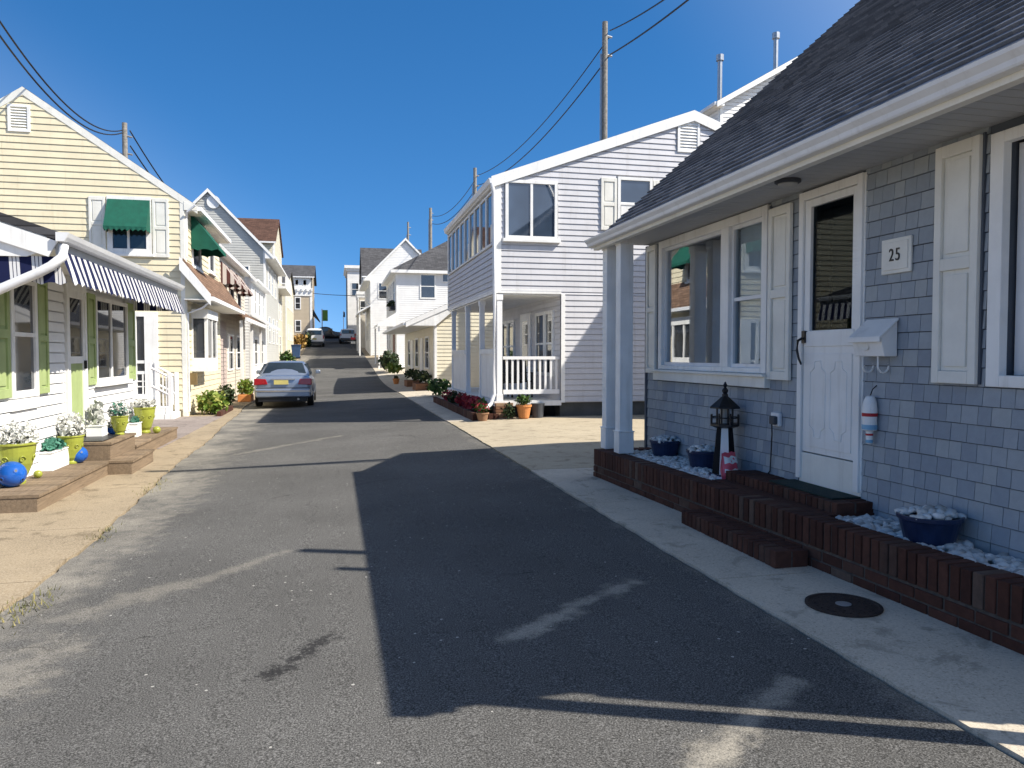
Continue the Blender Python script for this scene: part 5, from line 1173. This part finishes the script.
b.box(-3.46, -3.4, 58, 65.6, 7.3, 7.36); b.build('railing', M['trim'], br_)
cl, clf, cll = house('cream_row_house', 'narrow cream house with small side roofs before the tan building', -9, -4.0, 68.5, 80, 7.6, 'x', 9.3, 'cream', 'roof_gx', -1)
pane_row(cl, clf, (-5.4,), .9, 5.6, 7.0); pane_row(cl, cll, (70, 72.5, 75, 77.5), 1.2, 5.6, 7.0); pane_row(cl, cll, (70, 73, 76), 1.2, 2.8, 4.2)
tb, tbf, tbl = house('tan_building', 'tan three storey building with low grey roof at the far left end', -7.2, vx(312.5, 88), 88, 98, 10.1, 'x', 11.9, 'tan', 'roof_gx', -1, ov=.35, oh=.3)
T_ = lambda x: vx(x, 88)
ZT = lambda y: PY(300, y, 88)[2]
for x0, x1, y0, y1 in ((295.2, 301.5, 309.5, 297), (295.2, 301.5, 332, 320)): window(tb, tbf, T_(x0), T_(x1), ZT(y0), ZT(y1), fw=.1)
for x0, x1 in ((286, 290), (295.7, 299.5), (303.5, 307.5)): window(tb, tbf, T_(x0), T_(x1), ZT(285.5), ZT(279.5), mid=False, fw=.06)
b = MB(); b.ob(tbf, -7.2, T_(312.5), ZT(296), ZT(289), .022, .1); b.ob(tbf, -7.2, T_(312.5), ZT(288.9), ZT(276), .022, .03)
for i in range(9): x = -6.5+i*.5; b.ob(tbf, x, x+.18, ZT(291), ZT(288), .1, .28)
b.ob(tbf, T_(312.5)-.22, T_(312.5), ZT(345), ZT(296.1), .022, .06); b.build('trim_band', M['trim'], tb)
MB().h8([(T_(312.5), 90, 6.0), (T_(312.5)+.8, 90, 5.2), (T_(312.5)+.8, 92, 5.2), (T_(312.5), 92, 6), (T_(312.5), 90, 6.8), (T_(312.5)+.8, 90, 5.35), (T_(312.5)+.8, 92, 5.35), (T_(312.5), 92, 6.8)]).build('side_awning', M['dark'], tb)
# ================================================================== FARTHER HOUSES, RIGHT
cr_, crf, crs = house('cream_bungalow', 'low cream house with a white overhanging gable beyond the porch house', 3.85, 10.5, 30.5, 43.5, 3.28, 'y', 4.8, 'cream', 'roof_gy', 1, ov=.3, oh=1.15, rx=7.2, expo=.15)
pane_row(cr_, crs, (32, 36.2, 40), 1.3, .9, 2.3); MB().ob(crs, 34.2, 35.3, .1, 2.25, .02, .07).build('door', M['trim'], cr_)
MB().ob(crs, 38.6, 39.6, .1, 2.25, .02, .07).build('door', M['trim'], cr_)
MB().prism([(2.72, 30.21, 2.64), (3.85, 30.21, 2.64), (4.9, 30.21, 3.52), (4.9, 30.21, 3.64)], (0, .27, 0)).build('gable_panel', M['trim'], cr_)
w2h, w2f, w2s = house('white_hip_house', 'white two storey house with dark hipped roof behind the cream bungalow', 3.95, 12, 51, 60.5, 7.05, 'hip', 9.7, 'whitewall', 'roof_gx', 1, ov=.35)
window(w2h, w2f, vx(420, 51), vx(436, 51), 5.2, 6.85, fw=.09); window(w2h, w2f, vx(442, 51), vx(450, 51), 6.3, 6.9, mid=False)
pane_row(w2h, w2s, (51.8, 54.2, 56.6, 58.7), 1.2, 4.9, 6.5); pane_row(w2h, w2s, (56, 58.5), 1.2, 1.9, 3.4)
fbx = MB().box(3.6, 3.93, 51.7, 53.2, 4.5, 4.75).build('window_box', M['black'], w2h); MB().leaves((3.75, 52.45, 4.9), (.3, .8, .25), 120, .14, 2).build('foliage', M['leafd'], fbx)
b = MB(); b.h8([(3.95, 50.6, 4.2), (2.7, 50.6, 3.35), (2.7, 55.5, 3.35), (3.95, 55.5, 4.2), (3.95, 50.6, 4.3), (2.7, 50.6, 3.5), (2.7, 55.5, 3.5), (3.95, 55.5, 4.3)]); b.prism([(3.95, 50.55, 4.28), (2.68, 50.55, 3.35), (3.95, 50.55, 3.35)], (0, .04, 0)); b.build('door_hood', M['trim'], w2h)
MB().ob(w2s, 52.2, 53.3, .8, 3.0, .02, .08).build('front_door', paint('russet_door', (.16, .05, .035), .5, .1, 4), w2h)
b = MB()
for yy in (50.7, 55.3): MB().box(2.75, 2.85, yy, yy+.1, .6, 3.36).build('hood_post', M['trim'], w2h)
pass
gb_, gbf, gbs = house('grey_gable_house', 'white gable house with dark soffit standing past the hipped roof', 2.95, 8.9, 66, 77, 8.35, 'y', 11.4, 'whitewall', 'roof_gy', 1, ov=.2, oh=.5, rx=5.9)
window(gb_, gbf, 3.6, 4.6, 6.2, 7.6); window(gb_, gbf, 5.3, 6.3, 6.2, 7.6); pane_row(gb_, gbs, (67, 70, 73), 1.2, 6, 7.6); pane_row(gb_, gbs, (67, 70, 73), 1.2, 2.8, 4.3)
b = MB(); b.h8([(2.95, 65.9, 5.6), (1.9, 65.9, 5.0), (1.9, 74, 5.0), (2.95, 74, 5.6), (2.95, 65.9, 5.7), (1.9, 65.9, 5.15), (1.9, 74, 5.15), (2.95, 74, 5.7)]); b.build('skirt_roof', M['gutter'], gb_)
b = MB()
for yy in (66.1, 70, 73.8): MB().box(2.0, 2.12, yy, yy+.12, 1.3, 5.02).build('post', M['trim'], gb_)
sr_, srf, srs = house('slate_roof_house', 'tall house showing a broad grey shingled roof at the far right', 3.05, 9.5, 84, 92.5, 9.9, 'x', 13.5, 'greys', 'roof_gx', 1, ov=.25, oh=.2)
pane_row(sr_, srs, (85, 87.5, 90), 1.2, 7.4, 9); pane_row(sr_, srs, (85, 87.5, 90), 1.2, 4, 5.6); window(sr_, srf, 3.6, 4.6, 7.4, 9)
sb, sbf, sbs = house('low_tan_house', 'narrow tan house standing before the corniced house', 2.3, 5.5, 79.5, 83.4, 7.6, 'flat', 8, 'beige', 'roof_gx', 1, ov=.12)
window(sb, sbf, 2.5, 3.3, 5.6, 7.0)
cb, cbf, cbs = house('corniced_house', 'white flat topped house with heavy cornice at the far right end', 1.55, 7, 95, 104, 11.9, 'flat', 12.4, 'whitewall', 'roof_gx', 1, ov=.35)
window(cb, cbf, 2.0, 2.9, 8.6, 10.2); MB().box(1.5, 1.56, 95.2, 104, 2.6, 11.5).build('dark_siding', M['dark'], cb)
# back lots on the right
bh, bhf, bhs = house('back_lot_house', 'tall white house with broad white rake rising behind the porch house roof', 13.75, 24.5, 26, 34, 10.75, 'y', 13.9, 'whitewall', 'roof_gy', 1, ov=.35, oh=.3)
for px, py, yb, lb in ((720, 55, 30.5, ''), (776, 33, 30.5, '')):
    p = PY(px, py, yb); b = MB(); b.tube([(p[0], p[1], p[2]-2.2), (p[0], p[1], p[2]-.25)], .10, 10); b.tube([(p[0], p[1], p[2]-.25), (p[0], p[1], p[2])], .16, 10); b.build('flue', M['galv'], bh)
ga, gaf, gas = house('back_lot_cottage', 'beige cottage on the lot behind the driveway', 10.15, 15.2, 13.9, 16.4, 6.3, 'x', 7.2, 'beige', 'roof_gx', 1, ov=.05, oh=.1)
window(ga, gas, 14.6, 15.6, 3.6, 5.0)
# small hedges and planters along the right
plant('dark_bush', 'big dark bush with brown edges before the white hipped house', 'shrub', (3.25, 47.5, .6), (.6, 1.5, .55), 700, .16, 'leafd', seed=8)
plant('garden_bush', 'light green low bush beside the big dark bush', 'shrub', (3.35, 44.9, .45), (.5, .6, .3), 250, .14, 'leafy', seed=9)
for i, (y, lb, mt) in enumerate(((31.6, 'brick red planter of dark leaves at the bungalow corner', 'brick2'), (35.5, 'farther brick red planter of dark leaves along the bungalow', 'brick2'))):
    t = thing('planter_trough', lb, 'planter', (3.45, y, .1)); MB().box(3.15, 3.75, y-.7, y+.7, .05, .35).build('trough', M[mt], t, bevel=.02); MB().leaves((3.45, y, .62), (.36, .85, .24), 280, .10, i+3, .3, .2).build('foliage', M['leafd'], t)
flowerpot('small terracotta pot on the pavement by the bungalow planters', (2.95, 38.5, gz(2.95, 38.5)), .17, .28, 'terra', 'leafd', lr=.55)
plant('grass_clump', 'green clump growing between the porch house and the bungalow', 'shrub', (3.5, 26.5, .1), (.5, 1.2, .3), 320, .1, 'leaf', seed=13)
# far left street things
t = thing('wheelie_bin', 'blue plastic wheeled bin standing by the far left shrubs', 'bin', (-3.0, 64, gz(-3, 64)))
z0 = gz(-3, 64); MB().h8([(-3.3, 63.7, z0+.1), (-2.75, 63.7, z0+.1), (-2.75, 64.3, z0+.1), (-3.3, 64.3, z0+.1), (-3.38, 63.62, z0+1.05), (-2.67, 63.62, z0+1.05), (-2.67, 64.38, z0+1.05), (-3.38, 64.38, z0+1.05)]).build('body', M['bin'], t, bevel=.03); MB().box(-3.42, -2.63, 63.58, 64.42, z0+1.052, z0+1.13).build('lid', M['bin'], t, bevel=.03)
b = MB(); b.tube([(-3.35, 64.25, z0+.12), (-2.7, 64.25, z0+.12)], .12, 12); b.build('wheel', M['tyre'], t)
plant('dark_bush', 'dark green bush against the white house ahead of the blue bin', 'shrub', (-3.4, 57.5, gz(-3, 57.5)), (.6, .8, .5), 300, .16, 'leaf', seed=14)
plant('rust_bush', 'rust orange bush below the tan building', 'shrub', (-3.4, 80, gz(-3, 80)), (.75, .8, .75), 420, .2, 'orangef', seed=15)
plant('dark_bush', 'narrow dark bush between the rust bush and the white van', 'shrub', (-2.75, 82.5, gz(-3, 82)), (.4, .4, .85), 260, .18, 'leafd', seed=16)

# ================================================================== VEHICLES
def loft(stations, mat, name, parent, o3, smooth=True):
    b = MB(); n_ = len(stations[0][1]); vs = []
    for y, sec in stations: vs += [(o3[0]+x, o3[1]+y, o3[2]+z) for x, z in sec]
    fs = [(i*n_+j, i*n_+(j+1) % n_, (i+1)*n_+(j+1) % n_, (i+1)*n_+j) for i in range(len(stations)-1) for j in range(n_)]
    fs += [tuple(range(n_)), tuple(range((len(stations)-1)*n_, len(stations)*n_))]
    b.add(vs, fs); o = b.build(name, mat, parent, smooth=smooth)
    m_ = o.modifiers.new('sub', 'SUBSURF'); m_.levels = 1; m_.render_levels = 2; return o
def sec(w_, zb, zt, tum=.93):
    h = zt-zb
    r = [(w_*.88, zb), (w_*.98, zb+h*.15), (w_, zb+h*.45), (w_*.985, zb+h*.72), (w_*tum, zb+h*.93), (w_*tum*.82, zt)]
    return r+[(-x, z) for x, z in reversed(r)]
def wheel(parent, x, y, z, r, wd, sgn):
    b = MB(); b.tube([(x-wd/2, y, z), (x-wd/2+.03, y, z), (x+wd/2-.03, y, z), (x+wd/2, y, z)], [r*.9, r, r, r*.9], 24); o = b.build('wheel', M['tyre'], parent)
    b = MB(); xo = x+sgn*wd/2; b.tube([(xo-sgn*.02, y, z), (xo+sgn*.006, y, z)], r*.62, 18); b.build('rim', M['chrome'], o)
def sedan(loc):
    t = thing('parked_car', 'silver blue sedan parked with its tail towards the camera', 'car', loc); o = loc
    W = .89
    loft([(0.0, sec(W*.86, .34, .86)), (.03, sec(W*.93, .28, .95)), (.16, sec(W*.97, .24, 1.0)), (.75, sec(W, .22, 1.02)), (1.6, sec(W, .2, .98)), (3.1, sec(W, .2, .95)), (3.9, sec(W*.98, .2, .90)), (4.5, sec(W*.93, .22, .80)), (4.72, sec(W*.85, .26, .70)), (4.78, sec(W*.75, .32, .60))], M['carblue'], 'body', t, o)
    def gs(wb, wt, zb, zt): return [(wb, zb), (wb*.985, zb+.06), ((wb+wt)/2*1.02, (zb+zt)/2), (wt, zt-.05), (wt*.8, zt), (-wt*.8, zt), (-wt, zt-.05), (-(wb+wt)/2*1.02, (zb+zt)/2), (-wb*.985, zb+.06), (-wb, zb)]
    loft([(.72, gs(.76, .74, .94, 1.0)), (.8, gs(.77, .73, .94, 1.06)), (1.35, gs(.79, .62, .93, 1.37)), (1.6, gs(.79, .60, .92, 1.425)), (2.3, gs(.79, .60, .9, 1.43)), (2.7, gs(.79, .60, .9, 1.40)), (3.45, gs(.78, .72, .88, .98)), (3.55, gs(.76, .72, .88, .92))], M['carblue'], 'cabin', t, o)
    P = lambda x, y, z: (o[0]+x, o[1]+y, o[2]+z)
    b = MB(); b.h8([P(-.66, .80, 1.045), P(.66, .80, 1.045), P(.66, .87, 1.035), P(-.66, .87, 1.035), P(-.53, 1.335, 1.375), P(.53, 1.335, 1.375), P(.53, 1.4, 1.36), P(-.53, 1.4, 1.36)]); rw = b.build('rear_window', M['carglass'], t, bevel=.02)
    for x in (-.33, .33): MB().h8([P(x-.13, .86, 1.075), P(x+.13, .86, 1.075), P(x+.13, .88, 1.07), P(x-.13, .88, 1.07), P(x-.1, 1.10, 1.222), P(x+.1, 1.10, 1.222), P(x+.1, 1.12, 1.21), P(x-.1, 1.12, 1.21)]).build('headrest', M['black'], rw)
    for s in (-1, 1):
        b = MB()
        for y0, y1 in ((1.1, 1.95), (2.0, 3.0)):
            b.h8([P(s*.80, y0, 1.0), P(s*.795, y1, .98), P(s*.74, y1, .98), P(s*.74, y0, 1.0), P(s*.655, max(y0+.2, 1.35), 1.34), P(s*.655, min(y1-(.35 if y1 > 2.5 else 0), 2.65), 1.34), P(s*.6, min(y1-(.35 if y1 > 2.5 else 0), 2.65), 1.34), P(s*.6, max(y0+.2, 1.35), 1.34)])
        b.build('side_window', M['carglass'], t)
        b = MB(); b.h8([P(s*.84, -.015, .70), P(s*.44, -.03, .72), P(s*.44, .05, .72), P(s*.86, .22, .70), P(s*.84, .0, .90), P(s*.5, -.012, .885), P(s*.5, .07, .885), P(s*.86, .22, .90)]); b.build('taillight', M['tail'], t, bevel=.015)
        b = MB(); b.h8([P(s*.9, 2.95, .98), P(s*1.06, 2.97, .98), P(s*1.06, 3.08, .98), P(s*.9, 3.1, .98), P(s*.9, 2.95, 1.1), P(s*1.05, 2.97, 1.1), P(s*1.05, 3.08, 1.1), P(s*.9, 3.1, 1.1)]); b.build('wing_mirror', M['carblue'], t, bevel=.025)
        for y in (.95, 3.75): wheel(t, o[0]+s*.78, o[1]+y, o[2]+.32, .32, .2, s)
    b = MB(); b.box(o[0]-.80, o[0]+.80, o[1]-.075, o[1]+.06, o[2]+.33, o[2]+.60); b.build('bumper', M['carblue'], t, bevel=.04)
    b = MB(); b.box(o[0]-.81, o[0]+.81, o[1]-.09, o[1]-.072, o[2]+.50, o[2]+.535); b.build('bumper_strip', M['chrome'], t)
    MB().box(o[0]-.78, o[0]+.78, o[1]-.035, o[1]+.02, o[2]+.602, o[2]+.622).build('bumper_gap', M['black'], t)
    MB().box(o[0]-.72, o[0]+.72, o[1]-.02, o[1]+.2, o[2]+.2, o[2]+.325).build('valance', M['black'], t)
    MB().box(o[0]-.26, o[0]+.16, o[1]-.045, o[1]+.0, o[2]+.72, o[2]+.85).build('number_plate', M['plate'], t)
    MB().box(o[0]-.36, o[0]+.36, o[1]-.042, o[1]+.0, o[2]+.865, o[2]+.89).build('trunk_handle', M['chrome'], t)
    b = MB(); b.tube([P(.45, -.03, .27), P(.45, .2, .27)], .035, 10); b.build('exhaust', M['chrome'], t); return t
sedan((-1.55, 24.4, gz(-1.55, 26)+.005))
def bigcar(name, label, cat, loc, rz, body, W, Hh, L, zb, cabin, glassb, parts='van'):
    t = thing(name, label, cat, (0, 0, 0)); OFF[t.name] = (0, 0, 0); o = (0, 0, 0)
    loft(body, M[cabin], 'body', t, o)
    for s in (-1, 1):
        for y in (L*.18, L*.8): wheel(t, s*(W-.1), y, .36, .36, .22, s)
    for nm, mt, pts in glassb:
        MB().h8(pts).build(nm, M[mt], t, bevel=.01)
    t.location = loc; t.rotation_euler = (0, 0, rz); return t
def bx8(x0, x1, y0, y1, z0, z1): return [(x0, y0, z0), (x1, y0, z0), (x1, y1, z0), (x0, y1, z0), (x0, y0, z1), (x1, y0, z1), (x1, y1, z1), (x0, y1, z1)]
def vsec(w_, zb, zt, wt): return [(w_*.9, zb), (w_, zb+.15), (w_, zb+.75), (w_*.97, zb+.85), (wt, zt-.08), (wt*.85, zt), (-wt*.85, zt), (-wt, zt-.08), (-w_*.97, zb+.85), (-w_, zb+.75), (-w_, zb+.15), (-w_*.9, zb)]
bigcar('parked_van', 'white van parked with its rear doors towards the camera at the street end', 'van', (-2.05, 83, gz(-2.05, 84)), 0,
       [(0, vsec(.92, .35, 1.85, .74)), (.05, vsec(.95, .3, 1.92, .78)), (1, vsec(.97, .28, 1.95, .8)), (3.2, vsec(.97, .28, 1.93, .8)), (4.0, vsec(.96, .28, 1.3, .8)), (4.7, vsec(.9, .3, 1.0, .75)), (4.8, vsec(.85, .35, .9, .7))], .97, 1.95, 4.8, .3, 'carwhite',
       [('rear_window', 'carglass', bx8(-.70, .70, -.03, .05, 1.25, 1.72)), ('taillight', 'tail', bx8(-.96, -.84, -.03, .06, .85, 1.2)), ('taillight', 'tail', bx8(.84, .96, -.03, .06, .85, 1.2)), ('bumper', 'dark', bx8(-.9, .9, -.1, .05, .36, .55)), ('number_plate', 'plate', bx8(-.2, .2, -.035, .05, .75, .9)), ('side_window', 'carglass', bx8(-.99, -.9, .8, 3.0, 1.25, 1.65)), ('side_window', 'carglass', bx8(.9, .99, .8, 3.0, 1.25, 1.65))])
def psec(w_, zb, zt): return [(w_*.9, zb), (w_, zb+.1), (w_, zt-.06), (w_*.94, zt), (-w_*.94, zt), (-w_, zt-.06), (-w_, zb+.1), (-w_*.9, zb)]
bigcar('parked_pickup', 'black pickup truck standing across the top of the street', 'pickup truck', (1.75, 93.2, gz(0, 93.2)+.02), math.pi/2,
       [(0, psec(.9, .5, 1.12)), (.05, psec(.95, .45, 1.2)), (2.0, psec(.97, .42, 1.22)), (2.05, psec(.93, .42, 1.62)), (2.5, psec(.85, .42, 1.86)), (3.3, psec(.85, .42, 1.86)), (4.1, psec(.93, .42, 1.3)), (4.2, psec(.96, .42, 1.22)), (5.2, psec(.95, .45, 1.1)), (5.3, psec(.9, .5, 1.0))], .97, 1.86, 5.3, .4, 'carblack',
       [('side_window', 'carglass', bx8(.86, .97, 2.5, 3.6, 1.3, 1.66)), ('side_window', 'carglass', bx8(-.97, -.86, 2.5, 3.6, 1.3, 1.66)), ('rear_window', 'carglass', bx8(-.7, .7, 2.0, 2.2, 1.3, 1.62))])
bigcar('parked_suv', 'white sport utility car at the street end beside the corniced house', 'car', (1.45, 89, gz(1.45, 90)), 0,
       [(0, vsec(.86, .4, 1.55, .68)), (.06, vsec(.9, .34, 1.64, .72)), (1, vsec(.92, .3, 1.7, .74)), (2.6, vsec(.92, .3, 1.68, .74)), (3.4, vsec(.91, .3, 1.2, .74)), (4.3, vsec(.86, .34, .95, .7)), (4.4, vsec(.8, .4, .85, .65))], .92, 1.7, 4.4, .3, 'carwhite',
       [('rear_window', 'carglass', bx8(-.66, .66, -.03, .06, 1.1, 1.5)), ('taillight', 'tail', bx8(-.9, -.72, -.03, .06, .85, 1.1)), ('taillight', 'tail', bx8(.72, .9, -.03, .06, .85, 1.1)), ('bumper', 'dark', bx8(-.84, .84, -.08, .05, .4, .6))])
# street-end signs and flags
c = PY(325, 323, 100); t = thing('banner_pole', 'green banner on a white pole above the street end', 'flag', (c[0], 100, gz(0, 100))); b = MB(); b.tube([(c[0]-.35, 100, gz(0, 100)), (c[0]-.35, 100, PY(325, 309, 100)[2])], .06, 8); b.build('pole', M['trim'], t)
MB().box(c[0]-.28, c[0]+.35, 99.98, 100.02, PY(325, 321, 100)[2], PY(325, 310, 100)[2]).build('banner', paint('green_banner', (.16, .36, .08), .7, .15, 3), t)
c = PY(343.5, 320, 106); t = thing('flag_pole', 'thin flagpole with a small furled dark flag beyond the street end', 'flagpole', (c[0], 106, gz(0, 106))); MB().tube([(c[0], 106, gz(0, 106)), (c[0], 106, PY(343, 311, 106)[2])], .045, 6).build('pole', M['trim'], t); MB().tube([(c[0]+.08, 106, PY(343, 317, 106)[2]), (c[0]+.1, 106, PY(343, 312, 106)[2])], [.16, .1], 7).build('flag', M['navy'], t)
t = thing('sign_post', 'red and white warning boards on short posts at the right street end', 'sign', (1.7, 78, gz(1.7, 78))); z0 = gz(1.7, 78)
for x in (1.6, 1.95): MB().box(x-.05, x+.05, 77.95, 78.05, z0, z0+1.25).build('post', M['dark'], t)
MB().box(1.55, 2.0, 77.9, 77.94, z0+.9, z0+1.12).build('red_board', M['red_paint'], t); MB().box(1.55, 2.0, 77.9, 77.94, z0+.5, z0+.72).build('white_board', M['trim'], t)
# ================================================================== POLES AND CABLES
def upole(label, x, y, zt, r=.13, lean=0.):
    t = thing('utility_pole', label, 'utility pole', (x, y, gz(x, y)), 'utility poles')
    MB().tube([(x, y, gz(x, y)-.3), (x+lean, y, zt)], [r*1.25, r], 12).build('pole', M['pole'], t); b = MB(); b.tube([(x-r-.07, y, gz(x, y)), (x-r-.05+lean, y, zt-1.2)], .035, 6); b.build('conduit', M['galv'], t)
    b = MB(); b.tube([(x+lean, y, zt-.5), (x+lean+.28, y, zt-.55)], .04, 6); b.tube([(x+lean, y, zt-1.2), (x+lean+.28, y, zt-1.25)], .04, 6); b.build('bracket', M['galv'], t); return t
p1, p2, p3 = PY(605, 22, 28), PY(475, 168, 54), PY(430.5, 208, 80)
upole('tall bare utility pole rising behind the porch house roof', p1[0], 28, p1[2], .105)
upole('shorter looking utility pole just over the porch house sun room eave', p2[0], 54, p2[2], .12)
upole('distant utility pole over the dark hipped roof', p3[0], 80, p3[2], .15)
p4 = PY(408, 222, 75); upole('slim dark utility pole behind the far white gable', p4[0], 75, p4[2], .09)
pl_ = PY(124.5, 123, 34); upole('weathered utility pole poking above the yellow house roof', pl_[0], 34, pl_[2], .10)
def cable(label, a, c, sag, r=.02, gr='overhead cables'):
    pts = []
    for i in range(25):
        t = i/24; p = Vector(a).lerp(Vector(c), t); p.z -= sag*4*t*(1-t); pts.append(p)
    o = MB().tube(pts, r, 6).build('overhead_cable', M['cable'], smooth=True); tag(o, label, 'cable', gr)
d_ = lambda p, dz, dx=.2: (p[0]+dx, p[1], p[2]+dz)
cable('upper overhead cable between the tall pole and the pole at the sun room eave', d_(p1, -.5), d_(p2, -.5), .9, .022)
cable('lower overhead cable between the tall pole and the pole at the sun room eave', d_(p1, -1.2), d_(p2, -1.2), .9, .026)
cable('upper overhead cable from the sun room eave pole to the distant pole', d_(p2, -.5), d_(p3, -.8), .9, .026)
cable('lower overhead cable from the sun room eave pole to the distant pole', d_(p2, -1.2), d_(p3, -1.6), .9, .03)
e1, e2 = PY(700, -26, 17), PY(720, -26, 17)
cable('upper overhead cable running from the tall pole over the near cottage roof', d_(p1, -.3), e1, .1, .022)
cable('lower overhead cable running from the tall pole over the near cottage roof', d_(p1, -1.2), e2, .1, .026)
c1, c2 = PY(-60, -75, 16), PY(-60, -55, 16)
cable('upper overhead cable from the left pole towards the top left corner', c1, d_(pl_, -.3, -.1), 1.1, .024)
cable('lower overhead cable from the left pole towards the top left corner', c2, d_(pl_, -.4, -.1), 1.1, .024)
cable('overhead cable dropping from the left pole behind the yellow roof', d_(pl_, -.3), (-6.5, 46, 8.0), .5, .03)
cable('second overhead cable dropping from the left pole behind the yellow roof', d_(pl_, -.9), (-6.3, 46, 7.6), .5, .03)
a_, c_ = PY(312, 291.5, 92), PY(349, 295, 92)
cable('overhead cable crossing the street end before the sky', (a_[0]-3, 92, a_[2]+.2), (c_[0]+2, 92, c_[2]), .25, .035)
